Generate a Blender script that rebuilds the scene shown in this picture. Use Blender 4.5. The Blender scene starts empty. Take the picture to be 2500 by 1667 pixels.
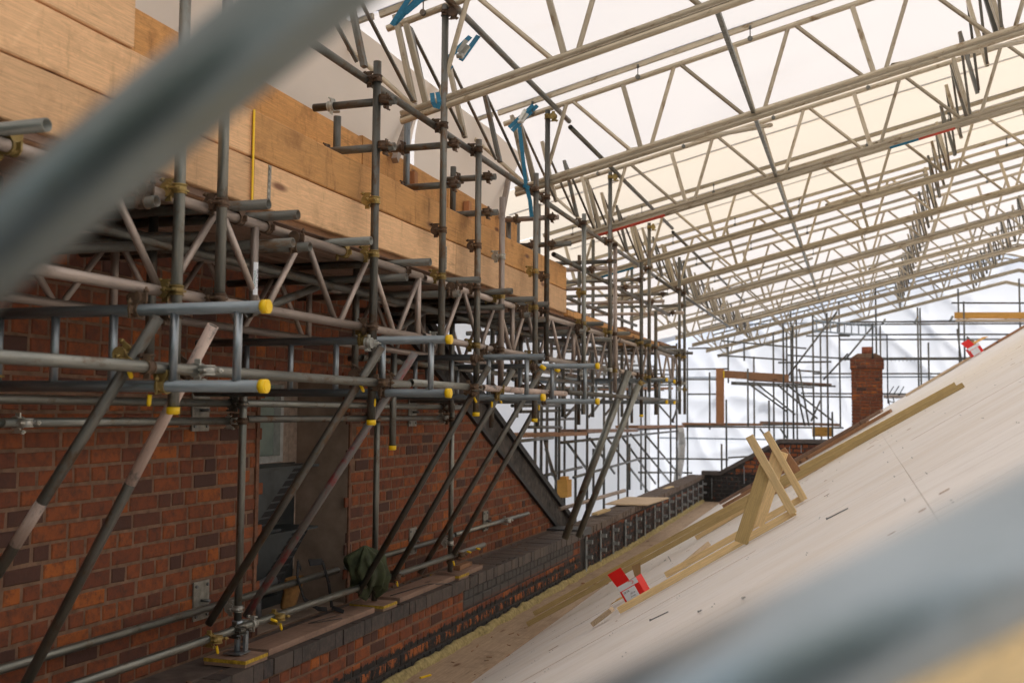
import bpy, bmesh, math, random
from mathutils import Vector, Matrix, Quaternion, noise
R = math.radians
S = bpy.context.scene
COL = S.collection
rnd = random.Random(7)

# ------------------------------------------------------------------ camera
FPX, CW, CH = 2560.0, 2500.0, 1667.0
YAW, PITCH, ROLL = R(18.4), R(3.89), R(.48)
V = Vector((-math.sin(YAW)*math.cos(PITCH), math.cos(YAW)*math.cos(PITCH), math.sin(PITCH)))
R0 = Vector((math.cos(YAW), math.sin(YAW), 0)); U0 = R0.cross(V)
RV = R0*math.cos(ROLL)+U0*math.sin(ROLL); UV = -R0*math.sin(ROLL)+U0*math.cos(ROLL)
cam = bpy.data.cameras.new('camera'); co = bpy.data.objects.new('camera', cam); COL.objects.link(co)
co.matrix_world = Matrix((RV, UV, -V)).transposed().to_4x4()
cam.sensor_width = 36; cam.lens = 36*FPX/CW; cam.clip_start = .05; cam.clip_end = 300
cam.dof.use_dof = True; cam.dof.focus_distance = 7.0; cam.dof.aperture_fstop = 3.0
S.camera = co

# ------------------------------------------------------------------ world, sun, exposure
w = bpy.data.worlds.new('World'); S.world = w; w.use_nodes = True
nt = w.node_tree; bg = nt.nodes['Background']; sky = nt.nodes.new('ShaderNodeTexSky')
sky.sky_type = 'NISHITA'; sky.sun_disc = False
SUN_EL, SUN_ROT = R(52), R(38)
sky.sun_elevation = SUN_EL; sky.sun_rotation = SUN_ROT; sky.dust_density = 2.5
nt.links.new(sky.outputs[0], bg.inputs[0]); bg.inputs[1].default_value = .15
sl = bpy.data.lights.new('sun', 'SUN'); sl.energy = 4.6; sl.angle = R(.6); sl.color = (1, .95, .88)
so = bpy.data.objects.new('sun', sl); COL.objects.link(so)
sd = Vector((math.sin(SUN_ROT)*math.cos(SUN_EL), math.cos(SUN_ROT)*math.cos(SUN_EL), math.sin(SUN_EL)))
so.rotation_euler = sd.to_track_quat('Z', 'Y').to_euler()
S.view_settings.view_transform = 'Standard'; S.view_settings.look = 'None'
S.view_settings.exposure = 1.60; S.view_settings.gamma = 1  # display gamma left alone
S.cycles.max_bounces = 9; S.cycles.diffuse_bounces = 6; S.cycles.transmission_bounces = 4
S.cycles.use_denoising = True; S.cycles.sample_clamp_indirect = 6

# ------------------------------------------------------------------ materials
def nd(nt, typ, **kw):
    n = nt.nodes.new(typ)
    for k, v in kw.items():
        if k in n.inputs: n.inputs[k].default_value = v
        else: setattr(n, k, v)
    return n
def base(name):
    m = bpy.data.materials.new(name); m.use_nodes = True
    return m, m.node_tree, m.node_tree.nodes['Principled BSDF']
def ramp(nt, src, stops):
    r = nt.nodes.new('ShaderNodeValToRGB'); e = r.color_ramp.elements
    while len(e) < len(stops): e.new(.5)
    for i, (p, c) in enumerate(stops):
        e[i].position = p; e[i].color = (*c, 1) if len(c) == 3 else c
    nt.links.new(src, r.inputs[0]); return r
def mixc(nt, f, a, b):
    m = nt.nodes.new('ShaderNodeMix'); m.data_type = 'RGBA'
    for s, v in ((0, f), (6, a), (7, b)):
        if hasattr(v, 'is_output'): nt.links.new(v, m.inputs[s])
        else: m.inputs[s].default_value = v if s == 0 else (*v, 1)
    return m.outputs[2]
def mapped(nt, scale, coord='Object'):
    tc = nt.nodes.new('ShaderNodeTexCoord'); mp = nt.nodes.new('ShaderNodeMapping')
    mp.inputs['Scale'].default_value = scale
    nt.links.new(tc.outputs[coord], mp.inputs[0])
    oi = nt.nodes.new('ShaderNodeObjectInfo'); ad = nt.nodes.new('ShaderNodeVectorMath'); ad.operation = 'ADD'
    ml = nt.nodes.new('ShaderNodeMath'); ml.operation = 'MULTIPLY'; ml.inputs[1].default_value = 57
    nt.links.new(oi.outputs['Random'], ml.inputs[0]); nt.links.new(mp.outputs[0], ad.inputs[0]); nt.links.new(ml.outputs[0], ad.inputs[1])
    return ad.outputs[0], oi.outputs['Random']
def noi(nt, vec, sc, det=4, rough=.6):
    n = nd(nt, 'ShaderNodeTexNoise', Scale=sc, Detail=det, Roughness=rough)
    nt.links.new(vec, n.inputs['Vector']); return n.outputs['Fac']
def bump(nt, b, h, st=.3, dist=.01):
    n = nd(nt, 'ShaderNodeBump', Strength=st, Distance=dist)
    nt.links.new(h, n.inputs['Height']); nt.links.new(n.outputs[0], b.inputs['Normal'])

def metal(name, c1, c2, stain, metallic=.55, rough=.45, amount=.62, streak=(30, 30, 3)):
    m, nt, b = base(name)
    v, rd = mapped(nt, streak)
    f = noi(nt, v, 1.0, 5, .65)
    r1 = ramp(nt, f, [(.3, c1), (.7, c2)])
    v2, _ = mapped(nt, (9, 9, 5)); f2 = noi(nt, v2, 1.3, 6, .7)
    r2 = ramp(nt, f2, [(amount, (0, 0, 0)), (amount+.13, (1, 1, 1))])
    c = mixc(nt, r2.outputs[0], r1.outputs[0], stain)
    hs = nt.nodes.new('ShaderNodeHueSaturation')
    mr = nd(nt, 'ShaderNodeMapRange'); mr.inputs['To Min'].default_value = .72; mr.inputs['To Max'].default_value = 1.22
    nt.links.new(rd, mr.inputs[0]); nt.links.new(mr.outputs[0], hs.inputs['Value']); nt.links.new(c, hs.inputs['Color'])
    nt.links.new(hs.outputs[0], b.inputs['Base Color'])
    b.inputs['Metallic'].default_value = metallic
    rr = nd(nt, 'ShaderNodeMapRange'); rr.inputs['To Min'].default_value = rough-.1; rr.inputs['To Max'].default_value = rough+.22
    nt.links.new(f2, rr.inputs[0]); nt.links.new(rr.outputs[0], b.inputs['Roughness'])
    v3, _ = mapped(nt, (110, 110, 40)); bump(nt, b, noi(nt, v3, 1, 4, .7), .4, .003)
    return m
M = {}
M['galv'] = metal('galvanised_steel', (.15, .16, .145), (.31, .31, .275), (.15, .105, .07), .85, .36, .56)
M['dull'] = metal('weathered_steel', (.095, .10, .09), (.21, .20, .175), (.14, .09, .055), .78, .42, .52)
M['newgalv'] = metal('new_galvanised_steel', (.22, .255, .275), (.38, .42, .45), (.22, .22, .21), .82, .30, .62)
M['chord'] = metal('blue_grey_galvanised', (.13, .155, .17), (.24, .27, .285), (.20, .20, .18), .78, .36, .6)
M['alu'] = metal('aluminium', (.30, .25, .215), (.45, .375, .325), (.20, .145, .10), .55, .36, .60)
M['alubeam'] = metal('roof_beam_aluminium', (.36, .305, .22), (.54, .465, .345), (.22, .145, .075), .55, .38, .56)
M['paintpink'] = metal('flaking_pink_paint', (.42, .30, .25), (.62, .50, .43), (.16, .15, .14), .1, .6, .52)
M['redtube'] = metal('red_marked_steel', (.15, .15, .14), (.22, .20, .19), (.26, .06, .06), .4, .55, .5)
M['rust'] = metal('rusty_coupler', (.085, .055, .038), (.165, .105, .065), (.22, .15, .08), .3, .7, .55, (20, 20, 20))
M['zinc'] = metal('yellow_zinc_coupler', (.26, .18, .055), (.38, .28, .10), (.16, .09, .045), .5, .4, .6, (20, 20, 20))
M['white_zinc'] = metal('bright_coupler', (.42, .42, .38), (.6, .6, .55), (.2, .14, .08), .6, .4, .62, (20, 20, 20))
M['handrailpale'] = metal('pale_handrail_steel', (.26, .295, .31), (.42, .47, .50), (.17, .18, .15), .8, .34, .6, (14, 14, 4))
M['handrail'] = metal('handrail_steel', (.12, .135, .125), (.24, .265, .25), (.15, .14, .10), .8, .34, .6, (14, 14, 4))

def plain(name, c, rough=.5, metallic=0, var=.12, sc=30, b_=.15):
    m, nt, b = base(name)
    v, _ = mapped(nt, (1, 1, 1)); f = noi(nt, v, sc, 5)
    r = ramp(nt, f, [(.3, tuple(x*(1-var*2) for x in c)), (.7, tuple(min(1, x*(1+var)) for x in c))])
    nt.links.new(r.outputs[0], b.inputs['Base Color'])
    b.inputs['Roughness'].default_value = rough; b.inputs['Metallic'].default_value = metallic
    bump(nt, b, f, b_, .004); return m
M['yellow'] = plain('yellow_plastic', (.95, .62, .008), .35, 0, .05, 12, .03)
M['worn_yellow'] = plain('worn_yellow_paint', (.55, .36, .03), .7, 0, .3, 40, .2)
M['blue'] = plain('blue_webbing', (.015, .16, .27), .7, 0, .15, 60)
M['black'] = plain('black_bitumen', (.018, .018, .019), .6)
M['darkmetal'] = plain('dark_duct_metal', (.055, .066, .07), .5, .4, .2, 6)
M['tar'] = plain('tarred_mortar', (.045, .042, .04), .8, 0, .4, 8, .4)
M['lead'] = plain('lead_sheet', (.10, .105, .11), .6, .2)
M['plaster'] = plain('brown_plaster', (.34, .255, .195), .9, 0, .16, 5, .4)
M['ledge'] = plain('mortar_ledge', (.13, .10, .085), .95, 0, .25, 9, .6)
M['mortar'] = plain('brick_mortar', (.215, .13, .083), .95, 0, .2, 14, .6)
M['insul'] = plain('mineral_wool', (.42, .34, .15), 1, 0, .25, 25, .9)
M['blocker'] = plain('dark_green_blocker', (.045, .07, .055), .9)  # for the unseen dark surface added behind the camera
M['green'] = plain('dark_green_cloth', (.05, .065, .028), .85, 0, .3, 14, .5)
M['tan'] = plain('tan_leather', (.34, .18, .06), .6, 0, .2, 20)
M['strap'] = plain('black_strap', (.012, .012, .014), .8)
M['framewood'] = plain('old_window_paint', (.50, .40, .32), .7, 0, .15, 20)
M['whitepaint'] = plain('white_window_paint', (.62, .64, .62), .5, 0, .1, 20)
M['steelplate'] = plain('galvanised_plate', (.33, .32, .28), .5, .5, .2, 18)
M['wirecol'] = plain('black_wire', (.03, .03, .03), .5)
M['cardred'] = plain('red_carton', (.75, .012, .008), .45, 0, .04, 8, .02)
M['cardwhite'] = plain('white_carton', (.75, .78, .82), .45, 0, .04, 8, .02)
M['cardbrown'] = plain('brown_carton', (.30, .19, .08), .7, 0, .08, 20)
M['ink'] = plain('label_ink', (.03, .03, .05), .5)
M['nail'] = plain('grey_nail', (.20, .21, .21), .4, .7)
M['greybar'] = plain('grey_plastic_board', (.62, .60, .52), .5)
M['duct'] = plain('white_duct', (.6, .58, .54), .6)
M['ground'] = plain('concrete_ground', (.30, .28, .26), .95, 0, .2, 2)
M['bead'] = plain('brown_corner_bead', (.20, .095, .055), .85, 0, .25, 20, .3)
M['earthen'] = plain('terracotta', (.32, .10, .05), .85, 0, .2, 20, .3)
M['redpaint'] = plain('red_paint', (.5, .06, .03), .5)
M['bracketgrey'] = plain('grey_strap_steel', (.34, .37, .38), .5, .25, .15, 20)
M['teal'] = plain('teal_tape', (.02, .26, .22), .5)
M['dead'] = plain('dried_leaf', (.62, .38, .12), .7)

def wood(name, c1, c2, knot=(.16, .07, .03), axis=1, stain=.5, rough=.75, gs=1.0):
    m, nt, b = base(name)
    sc = [46*gs, 46*gs, 46*gs]; sc[axis] = 1.6*gs
    v, rd = mapped(nt, sc)
    n1 = nd(nt, 'ShaderNodeTexNoise', Scale=1.6, Detail=6, Roughness=.7, Distortion=.9)
    nt.links.new(v, n1.inputs['Vector'])
    r1 = ramp(nt, n1.outputs['Fac'], [(.25, tuple(x*.66 for x in c1)), (.40, c2), (.52, tuple(x*.74 for x in c2)), (.60, c2), (.8, tuple(x*.9 for x in c1))])
    v2, _ = mapped(nt, (1.8, 1.8, 1.8)); f2 = noi(nt, v2, 2.2, 6, .7)
    r2 = ramp(nt, f2, [(.52, (0, 0, 0)), (.72, (1, 1, 1))])
    k = nt.nodes.new('ShaderNodeMath'); k.operation = 'MULTIPLY'; k.inputs[1].default_value = stain
    nt.links.new(r2.outputs[0], k.inputs[0])
    c = mixc(nt, k.outputs[0], r1.outputs[0], tuple(a*.45+kk*.3 for a, kk in zip(c1, knot)))
    s3 = [1.7, 5, 5]; s3[axis], s3[0] = (1.7, 5) if axis else (1.7, 1.7)
    v3, _ = mapped(nt, tuple(1.5 if i == axis else 5.5 for i in range(3)))
    vo = nd(nt, 'ShaderNodeTexVoronoi', Scale=1.0); nt.links.new(v3, vo.inputs['Vector'])
    r3 = ramp(nt, vo.outputs['Distance'], [(.06, (1, 1, 1)), (.15, (0, 0, 0))])
    c = mixc(nt, r3.outputs[0], c, knot)
    s7 = [34*gs]*3; s7[axis] = .55*gs; v7, _ = mapped(nt, tuple(s7)); f7 = noi(nt, v7, 1.0, 2, .5)
    r7 = ramp(nt, f7, [(.485, (0, 0, 0)), (.5, (1, 1, 1)), (.515, (0, 0, 0))]); v8, _ = mapped(nt, (2, 2, 2)); r8 = ramp(nt, noi(nt, v8, 1.1, 3), [(.5, (0, 0, 0)), (.62, (1, 1, 1))])
    k7 = nt.nodes.new('ShaderNodeMath'); k7.operation = 'MULTIPLY'; nt.links.new(r7.outputs[0], k7.inputs[0]); nt.links.new(r8.outputs[0], k7.inputs[1])
    k9 = nt.nodes.new('ShaderNodeMath'); k9.operation = 'MULTIPLY'; k9.inputs[1].default_value = .55; nt.links.new(k7.outputs[0], k9.inputs[0]); c = mixc(nt, k9.outputs[0], c, tuple(a*.3 for a in c1))
    s5 = [1.6, 1.6, 1.6]; s5[axis] = 7.5; v5, _ = mapped(nt, tuple(s5)); f5 = noi(nt, v5, 1.5, 7, .8)
    r5 = ramp(nt, f5, [(.55, (0, 0, 0)), (.70, (1, 1, 1))]); k5 = nt.nodes.new('ShaderNodeMath'); k5.operation = 'MULTIPLY'; k5.inputs[1].default_value = min(.7, stain*.95)
    nt.links.new(r5.outputs[0], k5.inputs[0]); c = mixc(nt, k5.outputs[0], c, tuple(a*.42 for a in c1))
    hs = nt.nodes.new('ShaderNodeHueSaturation'); mr = nd(nt, 'ShaderNodeMapRange')
    mr.inputs['To Min'].default_value = .85; mr.inputs['To Max'].default_value = 1.15
    nt.links.new(rd, mr.inputs[0]); nt.links.new(mr.outputs[0], hs.inputs['Value']); nt.links.new(c, hs.inputs['Color'])
    nt.links.new(hs.outputs[0], b.inputs['Base Color']); b.inputs['Roughness'].default_value = rough
    bump(nt, b, n1.outputs['Fac'], .35, .003)
    return m
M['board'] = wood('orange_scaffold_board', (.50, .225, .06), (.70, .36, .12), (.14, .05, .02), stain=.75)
M['boardpale'] = wood('pale_scaffold_board', (.62, .355, .165), (.82, .51, .27), (.20, .09, .045), stain=.5)
M['boarddark'] = wood('brown_scaffold_board', (.26, .13, .06), (.38, .20, .10), (.1, .05, .03), stain=.6)
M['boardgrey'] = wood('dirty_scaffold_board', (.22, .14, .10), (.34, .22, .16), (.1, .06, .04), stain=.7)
M['boardx'] = wood('brown_board_across', (.30, .15, .07), (.42, .22, .11), (.12, .06, .04), axis=0, stain=.5)
M['boardz'] = wood('brown_board_upright', (.40, .17, .07), (.50, .23, .10), (.14, .06, .04), axis=2, stain=.35)
M['orangex'] = wood('orange_beam', (.62, .30, .05), (.75, .40, .09), axis=0, stain=.2)
M['pine'] = wood('new_pine', (.62, .42, .17), (.78, .57, .29), (.34, .16, .05), axis=2, stain=.12)
M['treated'] = wood('green_treated_pine', (.33, .225, .085), (.50, .36, .15), (.22, .12, .04), axis=2, stain=.2)
M['plyoff'] = wood('plywood_offcut', (.55, .41, .26), (.66, .50, .33), axis=0, stain=.1)

def plywood():
    m, nt, b = base('birch_plywood')
    v, _ = mapped(nt, (1.1, 16, 1.1))
    n1 = nd(nt, 'ShaderNodeTexNoise', Scale=1.4, Detail=7, Roughness=.62, Distortion=.4); nt.links.new(v, n1.inputs['Vector'])
    r1 = ramp(nt, n1.outputs['Fac'], [(.22, (.60, .53, .46)), (.40, (.82, .775, .72)), (.55, (.88, .84, .79)), (.75, (.75, .69, .62))])
    v2, _ = mapped(nt, (.5, 1.4, .5)); f2 = noi(nt, v2, 1.5, 4)
    r2 = ramp(nt, f2, [(.45, (0, 0, 0)), (.75, (1, 1, 1))])
    k = nt.nodes.new('ShaderNodeMath'); k.operation = 'MULTIPLY'; k.inputs[1].default_value = .45; nt.links.new(r2.outputs[0], k.inputs[0])
    c = mixc(nt, k.outputs[0], r1.outputs[0], (.68, .58, .46))
    v3, _ = mapped(nt, (2.2, 30, 2.2)); f3 = noi(nt, v3, 1.2, 3, .5)
    r3 = ramp(nt, f3, [(.70, (0, 0, 0)), (.74, (1, 1, 1))])
    k3 = nt.nodes.new('ShaderNodeMath'); k3.operation = 'MULTIPLY'; k3.inputs[1].default_value = .6; nt.links.new(r3.outputs[0], k3.inputs[0])
    c = mixc(nt, k3.outputs[0], c, (.30, .20, .14))
    v4, _ = mapped(nt, (1.2, 2.6, 1.2)); f4 = noi(nt, v4, 2.4, 8, .78); r4 = ramp(nt, f4, [(.56, (0, 0, 0)), (.78, (1, 1, 1))])
    k4 = nt.nodes.new('ShaderNodeMath'); k4.operation = 'MULTIPLY'; k4.inputs[1].default_value = .45; nt.links.new(r4.outputs[0], k4.inputs[0])
    c = mixc(nt, k4.outputs[0], c, (.42, .35, .30))
    nt.links.new(c, b.inputs['Base Color']); b.inputs['Roughness'].default_value = .7
    bump(nt, b, n1.outputs['Fac'], .2, .002); return m
M['ply'] = plywood()

def sheet(name, dif, tr, blot=(.8, .62, .42), crease=.35, cst=.12, mixf=.5):
    m = bpy.data.materials.new(name); m.use_nodes = True; nt = m.node_tree
    for n in list(nt.nodes): nt.nodes.remove(n)
    out = nt.nodes.new('ShaderNodeOutputMaterial')
    d = nt.nodes.new('ShaderNodeBsdfDiffuse'); t = nt.nodes.new('ShaderNodeBsdfTranslucent'); mx = nt.nodes.new('ShaderNodeMixShader')
    mx.inputs[0].default_value = mixf
    v, _ = mapped(nt, (.5, .5, .5)); f = noi(nt, v, 1.2, 7, .72)
    r = ramp(nt, f, [(.60, (0, 0, 0)), (.78, (1, 1, 1))])
    k = nt.nodes.new('ShaderNodeMath'); k.operation = 'MULTIPLY'; k.inputs[1].default_value = .6; nt.links.new(r.outputs[0], k.inputs[0])
    v2, _ = mapped(nt, (9, 9, 9)); f2 = noi(nt, v2, 1, 5, .8)
    r2 = ramp(nt, f2, [(.66, (0, 0, 0)), (.74, (1, 1, 1))])
    kk = nt.nodes.new('ShaderNodeMath'); kk.operation = 'MULTIPLY'; nt.links.new(k.outputs[0], kk.inputs[0]); nt.links.new(r2.outputs[0], kk.inputs[1])
    for sh, c in ((d, dif), (t, tr)):
        cc = mixc(nt, k.outputs[0], c, tuple(a*b_ for a, b_ in zip(c, (.97, .92, .86))))
        cc = mixc(nt, kk.outputs[0], cc, tuple(a*b_ for a, b_ in zip(c, blot)))
        nt.links.new(cc, sh.inputs[0])
    rv, _ = mapped(nt, (crease, crease, crease*.45)); rn = nd(nt, 'ShaderNodeTexNoise', Scale=1.0, Detail=3, Roughness=.5, Distortion=1.2); rn.noise_type = 'RIDGED_MULTIFRACTAL' if 'RIDGED_MULTIFRACTAL' in [e.identifier for e in rn.bl_rna.properties['noise_type'].enum_items] else 'FBM'
    nt.links.new(rv, rn.inputs['Vector'])
    bp = nd(nt, 'ShaderNodeBump', Strength=cst, Distance=.25); nt.links.new(rn.outputs['Fac'], bp.inputs['Height'])
    nt.links.new(bp.outputs[0], d.inputs['Normal']); nt.links.new(bp.outputs[0], t.inputs['Normal'])
    nt.links.new(d.outputs[0], mx.inputs[1]); nt.links.new(t.outputs[0], mx.inputs[2]); nt.links.new(mx.outputs[0], out.inputs[0])
    return m
M['roofsheet'] = sheet('white_roof_sheeting', (.78, .74, .70), (.365, .345, .322))
M['creamsheet'] = sheet('cream_roof_sheeting', (.78, .70, .56), (.375, .332, .268))
M['curtain'] = sheet('grey_eave_sheeting', (.86, .79, .70), (.80, .70, .60), (.6, .45, .3), .5, .35, .25)
M['seam'] = sheet('bluish_sheet_seam', (.66, .71, .76), (.36, .40, .44))
M['sidesheet'] = sheet('white_side_sheeting', (.80, .78, .74), (.74, .70, .64), (.8, .62, .42), .6, .5)
M['wallsheet'] = sheet('white_wall_sheeting', (.80, .83, .87), (.335, .35, .375), (.85, .75, .65), .5, .10)

def glassm():
    m, nt, b = base('window_glass'); b.inputs['Base Color'].default_value = (.20, .25, .21, 1)
    b.inputs['Roughness'].default_value = .25; b.inputs['Specular IOR Level'].default_value = .6
    v, _ = mapped(nt, (2, 2, 2)); f = noi(nt, v, 2, 3); r = ramp(nt, f, [(.3, (.26, .33, .29)), (.7, (.36, .44, .39))]); nt.links.new(r.outputs[0], b.inputs['Base Color']); return m
M['glass'] = glassm()

def brickmat(name, paint=0):
    m, nt, b = base(name)
    a = nt.nodes.new('ShaderNodeAttribute'); a.attribute_name = 'tone'
    r = ramp(nt, a.outputs['Fac'], [(0, (.055, .03, .026)), (.18, (.10, .042, .028)), (.3, (.18, .052, .024)), (.6, (.235, .066, .024)), (.8, (.295, .083, .024)), (1, (.42, .12, .023))])
    v, _ = mapped(nt, (1, 1, 1)); f = noi(nt, v, 14, 7, .75)
    r2 = ramp(nt, f, [(.44, (0, 0, 0)), (.66, (1, 1, 1))])
    k = nt.nodes.new('ShaderNodeMath'); k.operation = 'MULTIPLY'; k.inputs[1].default_value = .8; nt.links.new(r2.outputs[0], k.inputs[0])
    c = mixc(nt, k.outputs[0], r.outputs[0], (.075, .036, .026))
    f5 = noi(nt, v, 6, 6, .8); r5 = ramp(nt, f5, [(.66, (0, 0, 0)), (.74, (1, 1, 1))])
    c = mixc(nt, r5.outputs[0], c, (.36, .10, .02))
    if paint:
        sx = nt.nodes.new('ShaderNodeSeparateXYZ'); tc = nt.nodes.new('ShaderNodeNewGeometry'); nt.links.new(tc.outputs['Position'], sx.inputs[0])
        def mr(s, a0, a1):
            q = nd(nt, 'ShaderNodeMapRange'); q.inputs['From Min'].default_value = a0; q.inputs['From Max'].default_value = a1; nt.links.new(s, q.inputs[0]); return q.outputs[0]
        v3, _ = mapped(nt, (3, 3, 3)); f3 = noi(nt, v3, 3.4, 7, .8)
        low = mr(sx.outputs['Z'], -1.84, -1.92) if paint == 1 else (mr(sx.outputs['Z'], -1.2, -1.4) if paint == 2 else mr(sx.outputs['Z'], -1.5, -1.7))
        ad = nt.nodes.new('ShaderNodeMath'); ad.operation = 'MULTIPLY_ADD'; ad.inputs[1].default_value = .42; nt.links.new(low, ad.inputs[0]); nt.links.new(f3, ad.inputs[2])
        rr = ramp(nt, ad.outputs[0], [({1: .76, 2: .80, 3: .84}[paint], (0, 0, 0)), ({1: .80, 2: .84, 3: .88}[paint], (1, 1, 1))])
        c = mixc(nt, rr.outputs[0], c, (.022, .021, .021))
        if paint == 1:
            y = mr(sx.outputs['Y'], 9.25, 9.3); z = mr(sx.outputs['Z'], -1.86, -1.80)
            y2 = mr(sx.outputs['Y'], 13.3, 13.2)
            g = nt.nodes.new('ShaderNodeMath'); g.operation = 'MULTIPLY'; nt.links.new(y, g.inputs[0]); nt.links.new(z, g.inputs[1])
            g2 = nt.nodes.new('ShaderNodeMath'); g2.operation = 'MULTIPLY'; nt.links.new(g.outputs[0], g2.inputs[0]); nt.links.new(y2, g2.inputs[1])
            c = mixc(nt, g2.outputs[0], c, (.085, .08, .075))
            bz = mr(sx.outputs['Z'], -2.03, -2.0); bz2 = mr(sx.outputs['Z'], -1.93, -1.96); v6, _ = mapped(nt, (2.5, 2.5, 1.2)); f6 = noi(nt, v6, 3, 7, .8)
            r6 = ramp(nt, f6, [(.50, (0, 0, 0)), (.55, (1, 1, 1))]); g3 = nt.nodes.new('ShaderNodeMath'); g3.operation = 'MULTIPLY'; nt.links.new(bz, g3.inputs[0]); nt.links.new(bz2, g3.inputs[1])
            g4 = nt.nodes.new('ShaderNodeMath'); g4.operation = 'MULTIPLY'; nt.links.new(g3.outputs[0], g4.inputs[0]); nt.links.new(r6.outputs[0], g4.inputs[1])
            c = mixc(nt, g4.outputs[0], c, (.40, .12, .03))
    nt.links.new(c, b.inputs['Base Color']); b.inputs['Roughness'].default_value = .88
    bump(nt, b, f, .7, .008); return m
M['brick'] = brickmat('old_red_brick'); M['brickpaint'] = brickmat('black_stained_brick', 1)
M['brickblack'] = brickmat('blackened_brick', 2); M['brickfar'] = brickmat('part_blackened_brick', 3)
def bluebrick():
    m, nt, b = base('blue_engineering_brick')
    a = nt.nodes.new('ShaderNodeAttribute'); a.attribute_name = 'tone'
    r = ramp(nt, a.outputs['Fac'], [(0, (.036, .033, .034)), (.6, (.075, .062, .056)), (1, (.12, .092, .075))])
    v, _ = mapped(nt, (1, 1, 1)); f = noi(nt, v, 16, 6, .7); r2 = ramp(nt, f, [(.45, (0, 0, 0)), (.75, (1, 1, 1))])
    c = mixc(nt, r2.outputs[0], r.outputs[0], (.13, .10, .085))
    nt.links.new(c, b.inputs['Base Color']); b.inputs['Roughness'].default_value = .6; bump(nt, b, f, .5, .005); return m
M['bluebrick'] = bluebrick()
def copetop():
    return plain('dusty_brown_coping', (.17, .13, .105), .9, 0, .22, 16, .5)
M['copetop'] = copetop()

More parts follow.
